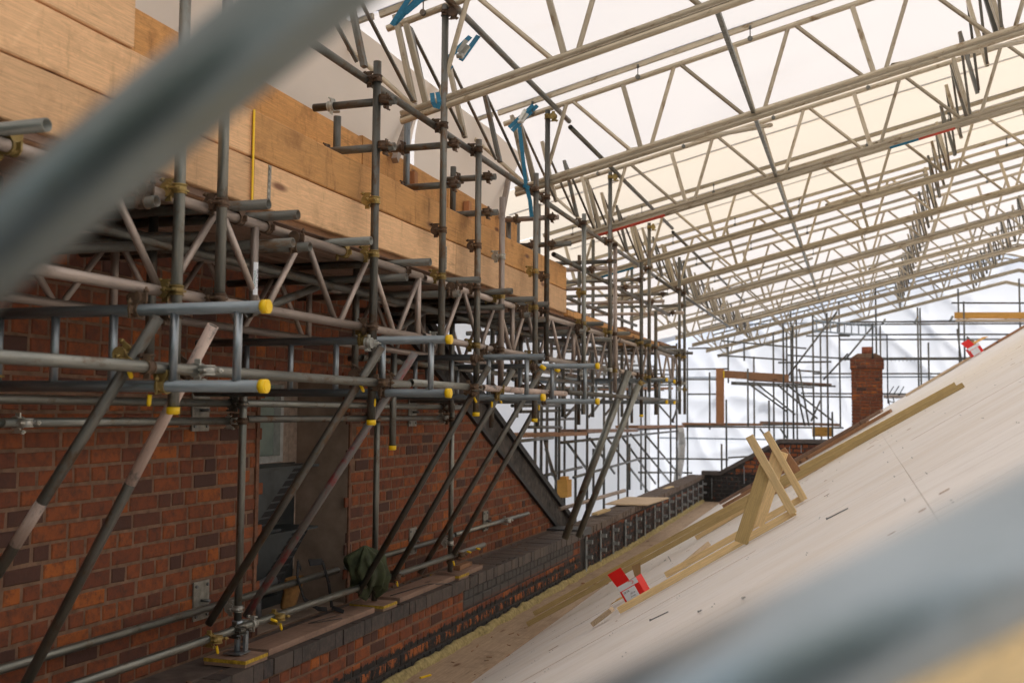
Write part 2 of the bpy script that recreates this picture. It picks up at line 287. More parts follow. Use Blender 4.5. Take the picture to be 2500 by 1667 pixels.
# ------------------------------------------------------------------ geometry helpers
class MB:
    def __init__(s): s.v, s.f, s.sm, s.tone = [], [], [], []
    def add(s, vs, fs, smooth=False, tone=None):
        o = len(s.v); s.v += [tuple(v) for v in vs]
        for f in fs: s.f.append(tuple(i+o for i in f)); s.sm.append(smooth); s.tone.append(.5 if tone is None else tone)
        return s
    def box(s, a, b, tone=None):
        x0, y0, z0 = a; x1, y1, z1 = b
        x0, x1 = min(x0, x1), max(x0, x1); y0, y1 = min(y0, y1), max(y0, y1); z0, z1 = min(z0, z1), max(z0, z1)
        return s.add([(x0,y0,z0),(x1,y0,z0),(x1,y1,z0),(x0,y1,z0),(x0,y0,z1),(x1,y0,z1),(x1,y1,z1),(x0,y1,z1)],
              [(0,3,2,1),(4,5,6,7),(0,1,5,4),(1,2,6,5),(2,3,7,6),(3,0,4,7)], False, tone)
    def bar(s, p, q, w, h, up=(0, 0, 1), ch=.08):
        """rectangular bar w (sideways) x h (up) with small chamfers"""
        p, q = Vector(p), Vector(q); d = (q-p).normalized(); up = Vector(up)
        sd_ = d.cross(up)
        if sd_.length < 1e-4: sd_ = d.cross(Vector((0, 1, 0)))
        sd_.normalize(); up = sd_.cross(d).normalized()
        c = ch*min(w, h); W, H = w/2, h/2
        prof = [(W-c, -H), (W, -H+c), (W, H-c), (W-c, H), (-W+c, H), (-W, H-c), (-W, -H+c), (-W+c, -H)]
        vs = [e+sd_*a+up*b for e in (p, q) for a, b in prof]
        fs = [(i, (i+1) % 8, (i+1) % 8+8, i+8) for i in range(8)]+[tuple(range(7, -1, -1)), tuple(range(8, 16))]
        return s.add(vs, fs)
    def tube(s, p, q, r, n=16, wall=.004, hollow=True, jig=0):
        p, q = Vector(p), Vector(q); d = (q-p).normalized()
        a = d.orthogonal().normalized(); b = d.cross(a)
        if not hollow:
            vs = [e+(a*math.cos(t)+b*math.sin(t))*r for e in (p, q) for t in [2*math.pi*i/n for i in range(n)]]
            o = len(s.v); s.add(vs, [(i, (i+1) % n, (i+1) % n+n, i+n) for i in range(n)], True)
            s.add(vs, [tuple(range(n-1, -1, -1)), tuple(range(n, 2*n))]); return s
        ri = r-wall; L = (q-p).length; dp = min(.12, L*.3)
        rings = [(p+d*dp, ri), (p, ri), (p, r), (q, r), (q, ri), (q-d*dp, ri)]
        vs = [e+(a*math.cos(t)+b*math.sin(t))*rr for e, rr in rings for t in [2*math.pi*i/n for i in range(n)]]
        for k in range(5):
            o = k*n
            s.add(vs[k*n:(k+2)*n], [(i, (i+1) % n, (i+1) % n+n, i+n) for i in range(n)], k in (0, 2, 4))
        s.add(vs[0:n], [tuple(range(n))]); s.add(vs[5*n:6*n], [tuple(range(n))])
        return s
    def poly(s, pts, r, n=8):
        for a, b in zip(pts, pts[1:]): s.tube(a, b, r, n, hollow=False)
        return s
    def prism(s, prof, axis, a, b):
        """profile in the two remaining axes extruded along axis from a to b"""
        def mk(u, v, t):
            return {0: (t, u, v), 1: (u, t, v), 2: (u, v, t)}[axis]
        n = len(prof); vs = [mk(u, v, a) for u, v in prof]+[mk(u, v, b) for u, v in prof]
        return s.add(vs, [(i, (i+1) % n, (i+1) % n+n, i+n) for i in range(n)]+[tuple(range(n-1, -1, -1)), tuple(range(n, 2*n))])
    def build(s, name, mat, parent=None, origin=None, rot=None, fix=True):
        me = bpy.data.meshes.new(name)
        if origin is None:
            if parent is not None: origin = parent['_o']
            else: origin = Vector([sum(v[i] for v in s.v)/len(s.v) for i in range(3)]) if s.v else Vector()
        origin = Vector(origin); q = rot.inverted() if rot else None
        vs = [Vector(v)-origin for v in s.v]
        if q: vs = [q @ v for v in vs]
        me.from_pydata(vs, [], s.f)
        me.polygons.foreach_set('use_smooth', s.sm)
        at = me.attributes.new('tone', 'FLOAT', 'FACE'); at.data.foreach_set('value', s.tone)
        if fix:
            bm = bmesh.new(); bm.from_mesh(me); bmesh.ops.remove_doubles(bm, verts=bm.verts, dist=1e-5)
            bmesh.ops.recalc_face_normals(bm, faces=bm.faces); bm.to_mesh(me); bm.free()
        me.materials.append(M[mat] if isinstance(mat, str) else mat)
        o = bpy.data.objects.new(name, me); COL.objects.link(o)
        o.location = origin
        if rot: o.rotation_mode = 'QUATERNION'; o.rotation_quaternion = rot
        if parent is not None:
            po = ORG[parent.name]
            o.parent = parent; o.location = origin-po
        ORG[o.name] = origin
        return o
ORG = {}
def _b(self, name, mat, parent=None, rot=None):
    if parent is not None: org = ORG[parent.name] if rot is None else None
    else: org = None
    if org is None:
        xs = self.v; org = Vector([(min(v[i] for v in xs)+max(v[i] for v in xs))/2 for i in range(3)])
    return self.build(name, mat, parent, org, rot)
MB.b = _b
USED = {}
def tag(o, label, cat, group=None):
    if len(label.split()) > 16: print('LONG', len(label.split()), label)
    if label in USED and not group: print('DUP LABEL', label)
    USED[label] = 1
    o['label'] = label; o['category'] = cat
    if group: o['group'] = group
    return o
def thing(name, loc, label, cat, group=None):
    o = bpy.data.objects.new(name, None); COL.objects.link(o); o.location = loc; o.empty_display_size = .1
    ORG[o.name] = Vector(loc); return tag(o, label, cat, group)
def struct(o): o['kind'] = 'structure'; return o
ORD = ['first','second','third','fourth','fifth','sixth','seventh','eighth','ninth','tenth','eleventh','twelfth','thirteenth','fourteenth','fifteenth','sixteenth','seventeenth','eighteenth','nineteenth','twentieth','twenty-first','twenty-second','twenty-third','twenty-fourth']

def px(x, y): return V+RV*((x-CW/2)/FPX)+UV*((CH/2-y)/FPX)
def onX(x, y, X): r = px(x, y); return r*(X/r.x)
def onY(x, y, Y): r = px(x, y); return r*(Y/r.y)
DC, DT, DS = -2.225, .61, .0119
def dp_(X, Y, h=0): return Vector((X, Y, deck(X, Y, h)))
def gz(Y): return -2.14+max(0, Y-17)*.014
def deck(X, Y, h=0): return DC+DT*(X+2.95)+DS*Y+h

TR = .02415
def tubeobj(name, p, q, mat='galv', parent=None, r=TR, n=18, hollow=True):
    p, q = Vector(p), Vector(q)
    rot = (q-p).to_track_quat('Z', 'Y')
    return MB().tube(p, q, r, n, hollow=hollow).b(name, mat, parent, rot) if parent is None or True else None

def coupler(parent, p, d1, d2, mat='rust', off=.055, side=None):
    """double coupler at p: one band round tube along d1 through p, one round tube along d2 set off sideways"""
    p = Vector(p); d1 = Vector(d1).normalized(); d2 = Vector(d2).normalized()
    nrm = Vector(side) if side is not None else d1.cross(d2)
    if nrm.length < .1: nrm = d1.orthogonal()
    nrm.normalize(); m = MB(); p2 = p+nrm*off
    for c, d in ((p, d1), (p2, d2)):
        m.tube(c-d*.017, c+d*.017, TR+.0045, 16, .004)
        m.tube(c-d*.021, c-d*.015, TR+.0075, 16, .005); m.tube(c+d*.015, c+d*.021, TR+.0075, 16, .005)
        s_ = d.cross(nrm).normalized()
        e = c+s_*(TR+.014)
        m.bar(e-nrm*.016, e+nrm*.016, .024, .010, d)
        m.tube(e-nrm*.035+s_*.006, e+nrm*.045+s_*.006, .0055, 8, hollow=False)
        m.tube(e+nrm*.022+s_*.006, e+nrm*.036+s_*.006, .011, 6, hollow=False)
        e = c-s_*(TR+.012); m.bar(e-nrm*.014, e+nrm*.014, .024, .009, d)
    m.bar(p+nrm*(off*.38), p+nrm*(off*.62), .03, .03, d1)
    return m.b('coupler', mat, parent)
def cap(parent, p, d):
    p = Vector(p); d = Vector(d).normalized()
    m = MB(); m.tube(p-d*.022, p+d*.006, TR+.0035, 20, hollow=False); m.tube(p+d*.004, p+d*.009, TR-.002, 20, hollow=False)
    return m.b('end_cap', 'yellow', parent)
def boltcap(parent, p, d):
    p = Vector(p); d = Vector(d).normalized(); m = MB()
    m.tube(p, p+d*.04, .009, 10, hollow=False); m.tube(p+d*.04, p+d*.046, .006, 10, hollow=False)
    return m.b('bolt_cover', 'yellow', parent)
def scaff(name, p, q, label, cat, mat='galv', caps=(), coups=(), group=None, bolts=(), r=TR):
    """one scaffold tube; with couplers, caps and bolt covers it is an Empty with parts"""
    if not (caps or coups or bolts):
        return tag(tubeobj(name, p, q, mat, None, r), label, cat, group)
    t = thing(name, p, label, cat, group)
    tubeobj('tube', p, q, mat, t, r)
    d = Vector(q)-Vector(p)
    for c in caps: cap(t, p if c == 0 else q, -d if c == 0 else d)
    for c in coups: coupler(t, *c)
    for c in bolts: boltcap(t, *c)
    return t
X_, Y_, Z_ = Vector((1, 0, 0)), Vector((0, 1, 0)), Vector((0, 0, 1))

# ------------------------------------------------------------------ setting
g = MB(); g.add([(-60, -30, -9), (60, -30, -9), (60, 90, -9), (-60, 90, -9)], [(0, 1, 2, 3)])
struct(g.b('ground', 'ground'))

# ---- brickwork
def bricks(m, Y0, Y1, z0, z1, X, keep=lambda y, z: True, h=.0965, L=.262, seed=1, nx=1, axis='Y', depth=.03):
    rr = random.Random(seed); k = 0; z = z0
    jt = .017
    while z < z1-.01:
        rowt = k % 4; y = Y0-rr.random()*.12-(.06 if k % 2 else 0)
        while y < Y1:
            ln = L*.5 if (rowt == 1 or (rowt == 3 and rr.random() < .35)) else L
            if rr.random() < .08: ln = L*.5
            a, b = max(y, Y0)+jt/2, min(y+ln, Y1)-jt/2
            zt = min(z+h, z1)
            if b-a > .02 and keep((a+b)/2, z+h/2):
                j = lambda s=.003: (rr.random()-.5)*2*s
                A, B, C, D = (a+j(), z+jt/2+j()), (b+j(), z+jt/2+j()), (b+j(), zt-jt/2+j()), (a+j(), zt-jt/2+j())
                off = j(.003); c = .007
                cy, cz = (a+b)/2, (z+zt)/2
                ins = [(p[0]+(c if p[0] < cy else -c), p[1]+(c if p[1] < cz else -c)) for p in (A, B, C, D)]
                o0, o1, o2 = X-nx*.012, X+nx*(-.002+off), X+nx*(.004+off)
                if axis == 'Y': mk = lambda p, o: (o, p[0], p[1])
                else: mk = lambda p, o: (p[0], o, p[1])
                vs = [mk(p, o0) for p in (A, B, C, D)]+[mk(p, o1) for p in (A, B, C, D)]+[mk(p, o2) for p in ins]
                t = rr.random(); t = .34+.50*t if rr.random() < .76 else (.08+rr.random()*.2 if rr.random() < .6 else .85+.15*rr.random())
                m.add(vs, [(i, (i+1) % 4, (i+1) % 4+4, i+4) for i in range(4)]+[(i+4, (i+1) % 4+4, (i+1) % 4+8, i+8) for i in range(4)]+[(8, 9, 10, 11)], False, t)
            y += ln
        z += h; k += 1
# gable wall with raking verge and a window recess
RY0, RY1, RZ1 = 6.42, 7.80, .32
def verge(y): return -1.56+(14.15-y)*.445
gw = thing('brick_gable_wall', (-4, 8, -1.55), 'dark red old brick gable wall behind the scaffold, with a raking black verge', 'wall')
m = MB(); bricks(m, .5, 14.4, -3.2, 3.4, -4.0, lambda y, z: z < verge(y)-.02 and not (RY0 < y < RY1 and -1.56 < z < RZ1), seed=3)
m.b('brick_face', 'brick', gw)
m = MB()
XM, XB = -4.0015, -4.42
def quadwall(m, ya, yb, z0, z1a, z1b):
    vs = [(XM, ya, z0), (XM, yb, z0), (XM, yb, z1b), (XM, ya, z1a), (XB, ya, z0), (XB, yb, z0), (XB, yb, z1b), (XB, ya, z1a)]
    m.add(vs, [(0, 1, 2, 3), (4, 7, 6, 5), (0, 4, 5, 1), (1, 5, 6, 2), (2, 6, 7, 3), (3, 7, 4, 0)])
quadwall(m, .5, 3.2, -3.2, 3.4, 3.4); quadwall(m, 3.2, RY0, -3.2, verge(3.2), verge(RY0))
quadwall(m, RY1, 14.1, -3.2, verge(RY1), verge(14.1)); quadwall(m, RY0, RY1, RZ1, verge(RY0), verge(RY1)); quadwall(m, RY0, RY1, -3.2, -1.56, -1.56)
m.b('mortar_backing', 'mortar', gw)
m = MB()  # black painted verge board and capping
for (o, w0, w1, xo) in ((0, -.02, .22, -3.975),):
    a, b = 5.0, 14.75
    vs = []
    for x in (xo, -4.05):
        vs += [(x, a, verge(a)-.03), (x, b, verge(b)-.03), (x, b, verge(b)+.25), (x, a, verge(a)+.25)]
    m.add(vs, [(0, 1, 2, 3), (4, 7, 6, 5), (0, 4, 5, 1), (1, 5, 6, 2), (2, 6, 7, 3), (3, 7, 4, 0)])
M['verge'] = plain('flaking_brown_black_board', (.07, .058, .05), .75, 0, .5, 9, .5)
m.b('verge_board', 'verge', gw)
m = MB()
for x0, x1, w0, w1 in ((-3.93, -4.3, .25, .33), (-3.955, -4.0, -.09, -.03)):
    a, b = 5.0, 14.85; vs = []
    for x in (x0, x1): vs += [(x, a, verge(a)+w0), (x, b, verge(b)+w0), (x, b, verge(b)+w1), (x, a, verge(a)+w1)]
    m.add(vs, [(0, 1, 2, 3), (4, 7, 6, 5), (0, 4, 5, 1), (1, 5, 6, 2), (2, 6, 7, 3), (3, 7, 4, 0)])
m.b('verge_trim', 'black', gw)
m = MB()  # plaster reveals of the recess
m.box((-4.86, RY1-.006, -1.56), (-4.009, RY1+.06, RZ1-.006)); m.box((-4.86, RY0-.06, -1.56), (-4.009, RY0+.006, RZ1-.006)); m.box((-4.86, RY0+.006, RZ1-.006), (-4.009, RY1-.006, RZ1+.06))
m.box((-4.9, RY0-.06, -1.56), (-4.55, RY1+.06, -1.3)); m.box((-4.9, RY0+.004, -1.6), (-4.021, RY1-.008, -1.55))
m.b('plaster_reveal', 'plaster', gw)
m = MB(); m.box((-4.003, RY0-.035, -1.55), (-3.985, RY0+.002, RZ1)); m.box((-4.003, RY1-.002, -1.55), (-3.99, RY1+.03, RZ1)); m.b('corner_bead', 'bead', gw)
# window at the back of the recess
wd = thing('window', (-4.5, 7.3, -.1), 'small pale framed casement window with greenish glass in the wall recess', 'window')
m = MB()
for y0, y1, z0, z1 in ((6.45, 6.52, -1.3, RZ1), (7.66, 7.79, -1.3, RZ1), (7.55, 7.655, -.42, RZ1), (6.52, 7.55, -.47, -.42), (6.52, 7.55, .22, RZ1)): m.box((-4.56, y0, z0), (-4.48, y1, z1))
m.b('frame', 'framewood', wd)
m = MB()
for y0, y1, z0, z1 in ((7.50, 7.545, -.41, .21), (6.53, 7.50, -.41, -.36), (7.06, 7.11, -.36, .21)): m.box((-4.53, y0, z0), (-4.465, y1, z1))
wc = m.b('casement', 'whitepaint', wd)
m = MB(); m.box((-4.535, 6.53, -.36), (-4.528, 7.5, .21)); m.b('glass_pane', 'glass', wc)
for k, zt in enumerate((-.44, -.93)):
    t = thing('vent_cowl', (-4.5, 7.2, zt), ('upper' if k == 0 else 'lower')+' dark metal louvred vent cowl below the recess window', 'vent')
    m = MB(); m.prism([(6.50, zt), (7.22, zt), (6.62, zt-.44), (6.50, zt-.44)], 0, -4.49, -4.17); m.box((-4.49, 6.46, zt), (-4.14, 7.56, zt+.02)); m.box((-4.49, 6.5, zt-.47), (-4.2, 7.1, zt-.45))
    m.b('hood', 'darkmetal', t)
    m = MB(); m.prism([(7.225, zt-.004), (7.52, zt-.004), (7.05, zt-.40), (6.66, zt-.43)], 0, -4.49, -4.20)
    lv = m.b('louvre', 'strap', t)
    m = MB()
    for i in range(8):
        f = (i+.5)/8; a_ = Vector((-4.195, 7.20-f*.55, zt-.01-f*.42)); m.bar(a_, a_+Vector((0, .28+.08*f, 0)), .006, .012, Z_)
    m.b('slats', 'darkmetal', lv)
m = MB(); m.box((-4.49, 6.5, -1.56), (-4.47, 7.75, -.42)); tag(m.b('infill_board', 'darkmetal'), 'dark boarding behind the two vent cowls in the recess', 'board')

# ---- ledge and parapet with blue-brick coping
pp = thing('brick_parapet', (-3.7, 9, -2.1), 'low brick parapet with dark brick coping, stained black low down, nearest the camera', 'parapet wall')
m = MB(); m.box((-4.02, .5, -3.2), (-3.70, 13.9, -1.565)); m.b('ledge', 'ledge', pp)
m = MB(); m.box((-3.72, .5, -1.875), (-3.5535, 9.3, -1.66)); m.b('mortar_core', 'mortar', pp)
m = MB(); m.box((-3.72, .5, -3.2), (-3.5535, 9.3, -1.875)); m.box((-3.72, 9.3, -3.2), (-3.5535, 13.85, -1.66)); m.b('blackened_mortar', 'tar', pp)
m = MB(); bricks(m, .5, 13.6, -2.62, -1.665, -3.55, nx=1, seed=11); m.b('brick_face', 'brickpaint', pp)
m = MB(); rr = random.Random(4); y = 3.0
while y < 13.75:
    hd = y > 9.25; ln = .115 if (hd or rr.random() < .25) else .235
    j = lambda s=.004: (rr.random()-.5)*2*s
    x0 = -3.86 if hd else -3.66
    m.box((x0, y+.004, -1.66+j()), (-3.535+j(), y+ln-.004, -1.556+j(.003)), rr.random()*.7 if not hd else .3+rr.random()*.7)
    y += ln
m.b('coping', 'bluebrick', pp)
p2 = thing('brick_parapet', (-3.6, 19, -2.1), 'far stretch of brick parapet with brackets and soldier-laid coping, running to the corner', 'parapet wall')
m = MB(); k = .0065
m.add([(-3.556, 13.85, -2.6), (-3.556, 24.9, -2.5), (-3.556, 24.9, -1.52), (-3.556, 13.85, -1.62), (-3.83, 13.85, -2.6), (-3.83, 24.9, -2.5), (-3.83, 24.9, -1.52), (-3.83, 13.85, -1.62)],
      [(0, 1, 2, 3), (4, 7, 6, 5), (0, 4, 5, 1), (1, 5, 6, 2), (2, 6, 7, 3), (3, 7, 4, 0)]); m.b('mortar_core', 'tar', p2)
m = MB(); bricks(m, 13.9, 24.8, -2.5, -1.63, -3.55, seed=21); m.b('brick_face', 'brickfar', p2)
m = MB(); y = 13.9
while y < 24.9:
    ln = .095; zz = -1.545+(y-13.9)*.012
    m.box((-3.86+rr.random()*.01, y+.004, zz-.09), (-3.52+rr.random()*.012, y+ln-.004, zz+rr.random()*.006), .4+rr.random()*.6); y += ln
m.b('coping', 'copetop', p2)
m = MB(); m.box((-4.0, 13.55, -1.56), (-3.5, 13.98, -1.535)); m.box((-3.505, 13.55, -1.62), (-3.495, 13.98, -1.537))
tag(m.b('lead_flashing', 'lead'), 'dull lead slab on the coping at the foot of the raking verge', 'flashing')
# cross parapet at the far end
cw = thing('gable_parapet', (-2, 24.9, -1.5), 'blackened stepped gable parapet at the far end of the plywood roof', 'parapet wall')
prof = [(-3.56, -1.41), (-3.14, -1.41), (-1.79, -.64), (2.2, -.62)]
m = MB(); pr = [(-3.56, -3)]+prof+[(2.2, -3)]; m.prism([(a, b) for a, b in pr], 1, 24.93, 25.2); m.b('mortar_core', 'tar', cw)
def ctop(x):
    for (a, za), (b, zb) in zip(prof, prof[1:]):
        if a <= x <= b: return za+(zb-za)*(x-a)/(b-a)
    return -9
m = MB(); bricks(m, -3.55, 2.2, -2.4, -.6, 24.93, lambda x, z: z < ctop(x)-.03, seed=5, nx=-1, axis='X'); m.b('brick_face', 'brickblack', cw)
m = MB()
for (a, za), (b, zb) in zip(prof, prof[1:]): m.bar((a-.01, 25.05, za+.045), (b, 25.05, zb+.045), .36, .09)
m.b('coping', 'bluebrick', cw)

# ---- flat gutter and plywood roof
m = MB()
for ya, yb in ((.5, 17), (17, 24.92)):
    m.add([(-3.56, ya, gz(ya)), (-2.90, ya, gz(ya)), (-2.90, yb, gz(yb)), (-3.56, yb, gz(yb)), (-3.56, ya, -2.6), (-2.90, ya, -2.6), (-2.90, yb, -2.6), (-3.56, yb, -2.6)], [(0, 1, 2, 3), (4, 7, 6, 5), (0, 4, 5, 1), (1, 5, 6, 2), (2, 6, 7, 3), (3, 7, 4, 0)])
M['gutter'] = wood('dusty_gutter_plywood', (.34, .235, .15), (.47, .34, .225), axis=1, stain=.6, gs=.5)
tag(m.b('gutter_board', 'gutter'), 'flat dusty plywood gutter between the parapet and the sloping roof', 'gutter')
rd_ = thing('plywood_roof', (-1, 10, -1.2), 'large sloping roof covered in pale birch plywood sheets', 'roof')
m = MB(); rr = random.Random(9)
cols = [(-3.13, -1.89, 6.3), (-1.89, .19, 6.35), (.19, 2.27, 8.1), (2.27, 4.4, 7.4)]
for a, b, y0 in cols:
    yy = y0-1.22*7
    while yy < 24.9:
        ya, yb = max(yy, .2)+.0008, min(yy+1.22, 24.9)-.0008
        if yb-ya > .03:
            h = rr.random()*.002; aa, bb = a+.0008, b-.0008
            vs = []
            for dz in (h, h-.018):
                vs += [(aa, ya, deck(aa, ya, dz)), (bb, ya, deck(bb, ya, dz)), (bb, yb, deck(bb, yb, dz)), (aa, yb, deck(aa, yb, dz))]
            m.add(vs, [(0, 1, 2, 3), (4, 7, 6, 5), (0, 4, 5, 1), (1, 5, 6, 2), (2, 6, 7, 3), (3, 7, 4, 0)])
        yy += 1.22
ps = m.b('plywood_sheets', 'ply', rd_)
m = MB(); vs = []
for dz in (-.02, -.25): vs += [(-2.9, .2, deck(-2.9, .2, dz)), (4.4, .2, deck(4.4, .2, dz)), (4.4, 24.9, deck(4.4, 24.9, dz)), (-2.9, 24.9, deck(-2.9, 24.9, dz))]
m.add(vs, [(0, 1, 2, 3), (4, 7, 6, 5), (0, 4, 5, 1), (1, 5, 6, 2), (2, 6, 7, 3), (3, 7, 4, 0)]); m.b('under_boarding', 'boarddark', rd_)
# nail-head rows
m = MB()
for a, b, y0 in cols[:3]:
    for i in range(-6, 12):
        for j in range(7):
            for e in (.03, 1.19):
                X = a+.05+(b-a-.1)*j/6; Y = y0+1.22*i+e
                if 1.5 < Y < 16: m.tube((X, Y, deck(X, Y, .003)), (X, Y, deck(X, Y, .0055)), .0022, 6, hollow=False)
m.b('nail_heads', 'nail', ps)
m = MB(); rr = random.Random(3)
for i in range(40):
    X, Y = rr.uniform(-2.6, 2), rr.uniform(3, 15); L = rr.choice((.01, .02, .03, .06)); m.bar(dp_(X, Y, .004), dp_(X+L, Y+rr.uniform(-.1, .1)*L, .004), .003+.004*rr.random(), .002)
for X0, Y0, X1, Y1 in ((-2.2, 7.6, -.4, 7.62), (-1.6, 6.9, -.2, 6.93), (-1.7, 5.3, -.5, 5.33), (.3, 7.2, 1.3, 7.25)): m.bar(dp_(X0, Y0, .0035), dp_(X1, Y1, .0035), .003, .001)
m.b('scuff_marks', 'boarddark', rd_)
# mineral wool along the foot of the parapet
m = MB(); rr = random.Random(5); n = 420; rows = []
for i in range(n+1):
    Y = 2+i*22.8/n; zf = gz(Y); w_ = .035+.045*noise.noise((Y*3, 0, 1))+.02*noise.noise((Y*17, 3, 1)); hh = .035+.03*noise.noise((Y*5, 7, 2))+.015*noise.noise((Y*25, 1, 2))
    ws = max(.012, .03+w_*.8); hs = max(.012, .03+hh*.9)
    rows.append([(-3.56, Y, zf-.01), (-3.55, Y, zf+hs), (-3.55+ws*.5, Y, zf+hs*(.9+.2*rr.random())), (-3.55+ws*.9, Y, zf+hs*.5*(.8+.4*rr.random())), (-3.55+ws+.01*rr.random(), Y, zf-.01)])
vs = [p for r_ in rows for p in r_]; m.add(vs, [(i*5+j, i*5+j+1, i*5+j+6, i*5+j+5) for i in range(n) for j in range(4)], True)
o = m.b('insulation_strip', 'insul'); tag(o, 'ragged yellow mineral wool strip along the foot of the parapet', 'insulation')

# ---- brackets on the far parapet
bx = [1429, 1464, 1495, 1525, 1552, 1573, 1597, 1616, 1633, 1649, 1664, 1678, 1691, 1704, 1715]
for i, x in enumerate(bx):
    Y = onX(x, 1350, -3.54).y; z0 = gz(Y)+.02
    m = MB(); m.bar((-3.525, Y, z0), (-3.525, Y, z0+.47), .014, .055, Y_); m.bar((-3.53, Y, z0+.02), (-3.53, Y, z0+.06), .06, .01, X_)
    for zz in (.40, .20):
        m.bar((-3.53, Y-.01, z0+zz), (-3.44, Y-.01, z0+zz), .006, .05); m.bar((-3.445, Y-.03, z0+zz-.0), (-3.445, Y+.03, z0+zz), .008, .05)
    tag(m.b('wall_bracket', 'bracketgrey'), f'galvanised strap bracket on the far parapet, {ORD[i]} from the camera', 'bracket', 'brackets along the far parapet')
for i, (x, yb, yt) in enumerate(((1738, 1217, 1167), (1817, 1180, 1138), (1928, 1115, 1090), (1956, 1105, 1086))):
    b = onY(x, yb, 24.88); t_ = onY(x, yt, 24.88)
    m = MB(); m.bar(b, (b.x, b.y, t_.z), .05, .015, X_); m.bar((b.x, b.y-.02, t_.z-.03), (b.x, b.y-.12, t_.z-.03), .006, .05)
    tag(m.b('wall_bracket', 'newgalv'), f'galvanised strap bracket on the blackened end parapet, {ORD[i]} from the left', 'bracket', 'brackets on the end parapet')
# far parapet bits
c = onX(1590, 1195, -3.5)
m = MB(); cY = c.y; m.add([(-3.95, cY-1.6, -1.47), (-3.35, cY-1.1, -1.50), (-3.25, cY+.35, -1.49), (-3.9, cY-.2, -1.46)]+[(-3.95, cY-1.6, -1.45), (-3.35, cY-1.1, -1.48), (-3.25, cY+.35, -1.47), (-3.9, cY-.2, -1.44)],
    [(0, 3, 2, 1), (4, 5, 6, 7), (0, 1, 5, 4), (1, 2, 6, 5), (2, 3, 7, 6), (3, 0, 4, 7)]); tag(m.b('plywood_offcut', 'plyoff'), 'pale plywood offcut lying across the far parapet coping', 'board')
for i, (dx, dy) in enumerate(((-3.75, 15.2), (-3.7, 20.6))):
    m = MB(); m.bar((dx, dy, -1.48), (dx+.08, dy+.5, -1.45), .1, .03); tag(m.b('wood_block', 'pine'), ('nearer' if i == 0 else 'farther')+' small timber block lying on the far parapet coping', 'offcut')

# ------------------------------------------------------------------ scaffold in front of the wall
XS = -2.72
posts = [  # Y, z0, z1, cap, material, extra label
 (3.71, -.01, 2.3, 1, 'galv', 'galvanised upright tube capped yellow, nearest the camera, in front of the first lattice truss'),
 (4.02, .49, 2.35, 0, 'galv', 'galvanised upright tube ending on the lattice truss beside the phone number sticker'),
 (5.58, -.07, 2.09, 1, 'dull', 'dull upright tube capped yellow, crossing the orange boards above the second ladder beam'),
 (6.64, .39, 2.84, 0, 'dull', 'dark upright tube reaching the nearest roof beam, without a cap'),
 (7.34, -.02, 2.06, 1, 'dull', 'dark upright tube capped yellow, crossing the third ladder beam'),
 (7.90, .15, 1.73, 0, 'alu', 'upright tube with a pale painted top against the dark orange boards'),
 (8.82, -.07, 2.13, 1, 'dull', 'streaked upright tube capped yellow near the far end of the boards'),
 (9.17, .47, 2.80, 0, 'dull', 'dark upright tube reaching the second roof beam'),
 (10.53, -.01, 2.08, 0, 'galv', 'pale galvanised upright tube just past the end of the boards'),
 (11.73, .39, 2.79, 0, 'dull', 'dark upright tube reaching the third roof beam'),
 (12.0, .24, 2.01, 0, 'alu', 'upright tube with a spigot on top just behind the third roof beam'),
 (13.55, -.03, 1.99, 1, 'dull', 'upright tube with a yellow foot below the fourth roof beam'),
 (14.09, .30, 2.61, 0, 'dull', 'dark upright tube reaching the fourth roof beam'),
 (14.57, -.01, 1.44, 0, 'dull', 'short dark upright tube beyond the fourth roof beam'),
 (16.6, .0, 2.5, 0, 'dull', 'dark upright tube under the fifth roof beam'),
 (17.1, .0, 2.5, 0, 'dull', 'thin looking dark upright at the far end of the lattice trusses')]
cm = ['zinc', 'rust', 'rust', 'white_zinc', 'zinc', 'rust']
for i, (Y, z0, z1, c, mt, lb) in enumerate(posts):
    cp = []
    A = (XS, Y, 0)
    if z0 < .5: cp.append(((XS, Y, .50), Z_, Y_, cm[i % 6], .055, (-1, 0, 0)))
    cp.append(((XS, Y, .93), Z_, Y_, cm[(i*2) % 6], .055, (-1, 0, 0)))
    if z1 > 1.99: cp.append(((XS, Y, 1.985), Z_, Y_, 'rust', .052, (-1, 0, 0)))
    if 5 < Y < 11: cp.append(((XS, Y, 1.25), Z_, Y_, cm[(i+4) % 6], .05, (-1, 0, 0)))
    if z0 < .05: cp.append(((XS, Y, .40), Z_, X_, cm[(i+1) % 6], .05, (0, -1, 0)))
    if z1 > 2.5: cp.append(((XS, Y, min(z1-.06, 2.78)), Z_, Y_, 'zinc' if i != 3 else 'rust', .055, (1, 0, 0)))
    scaff('scaffold_upright', (XS, Y, z0), (XS, Y, z1), lb, 'scaffold tube', mt, (0,) if c else (), cp)
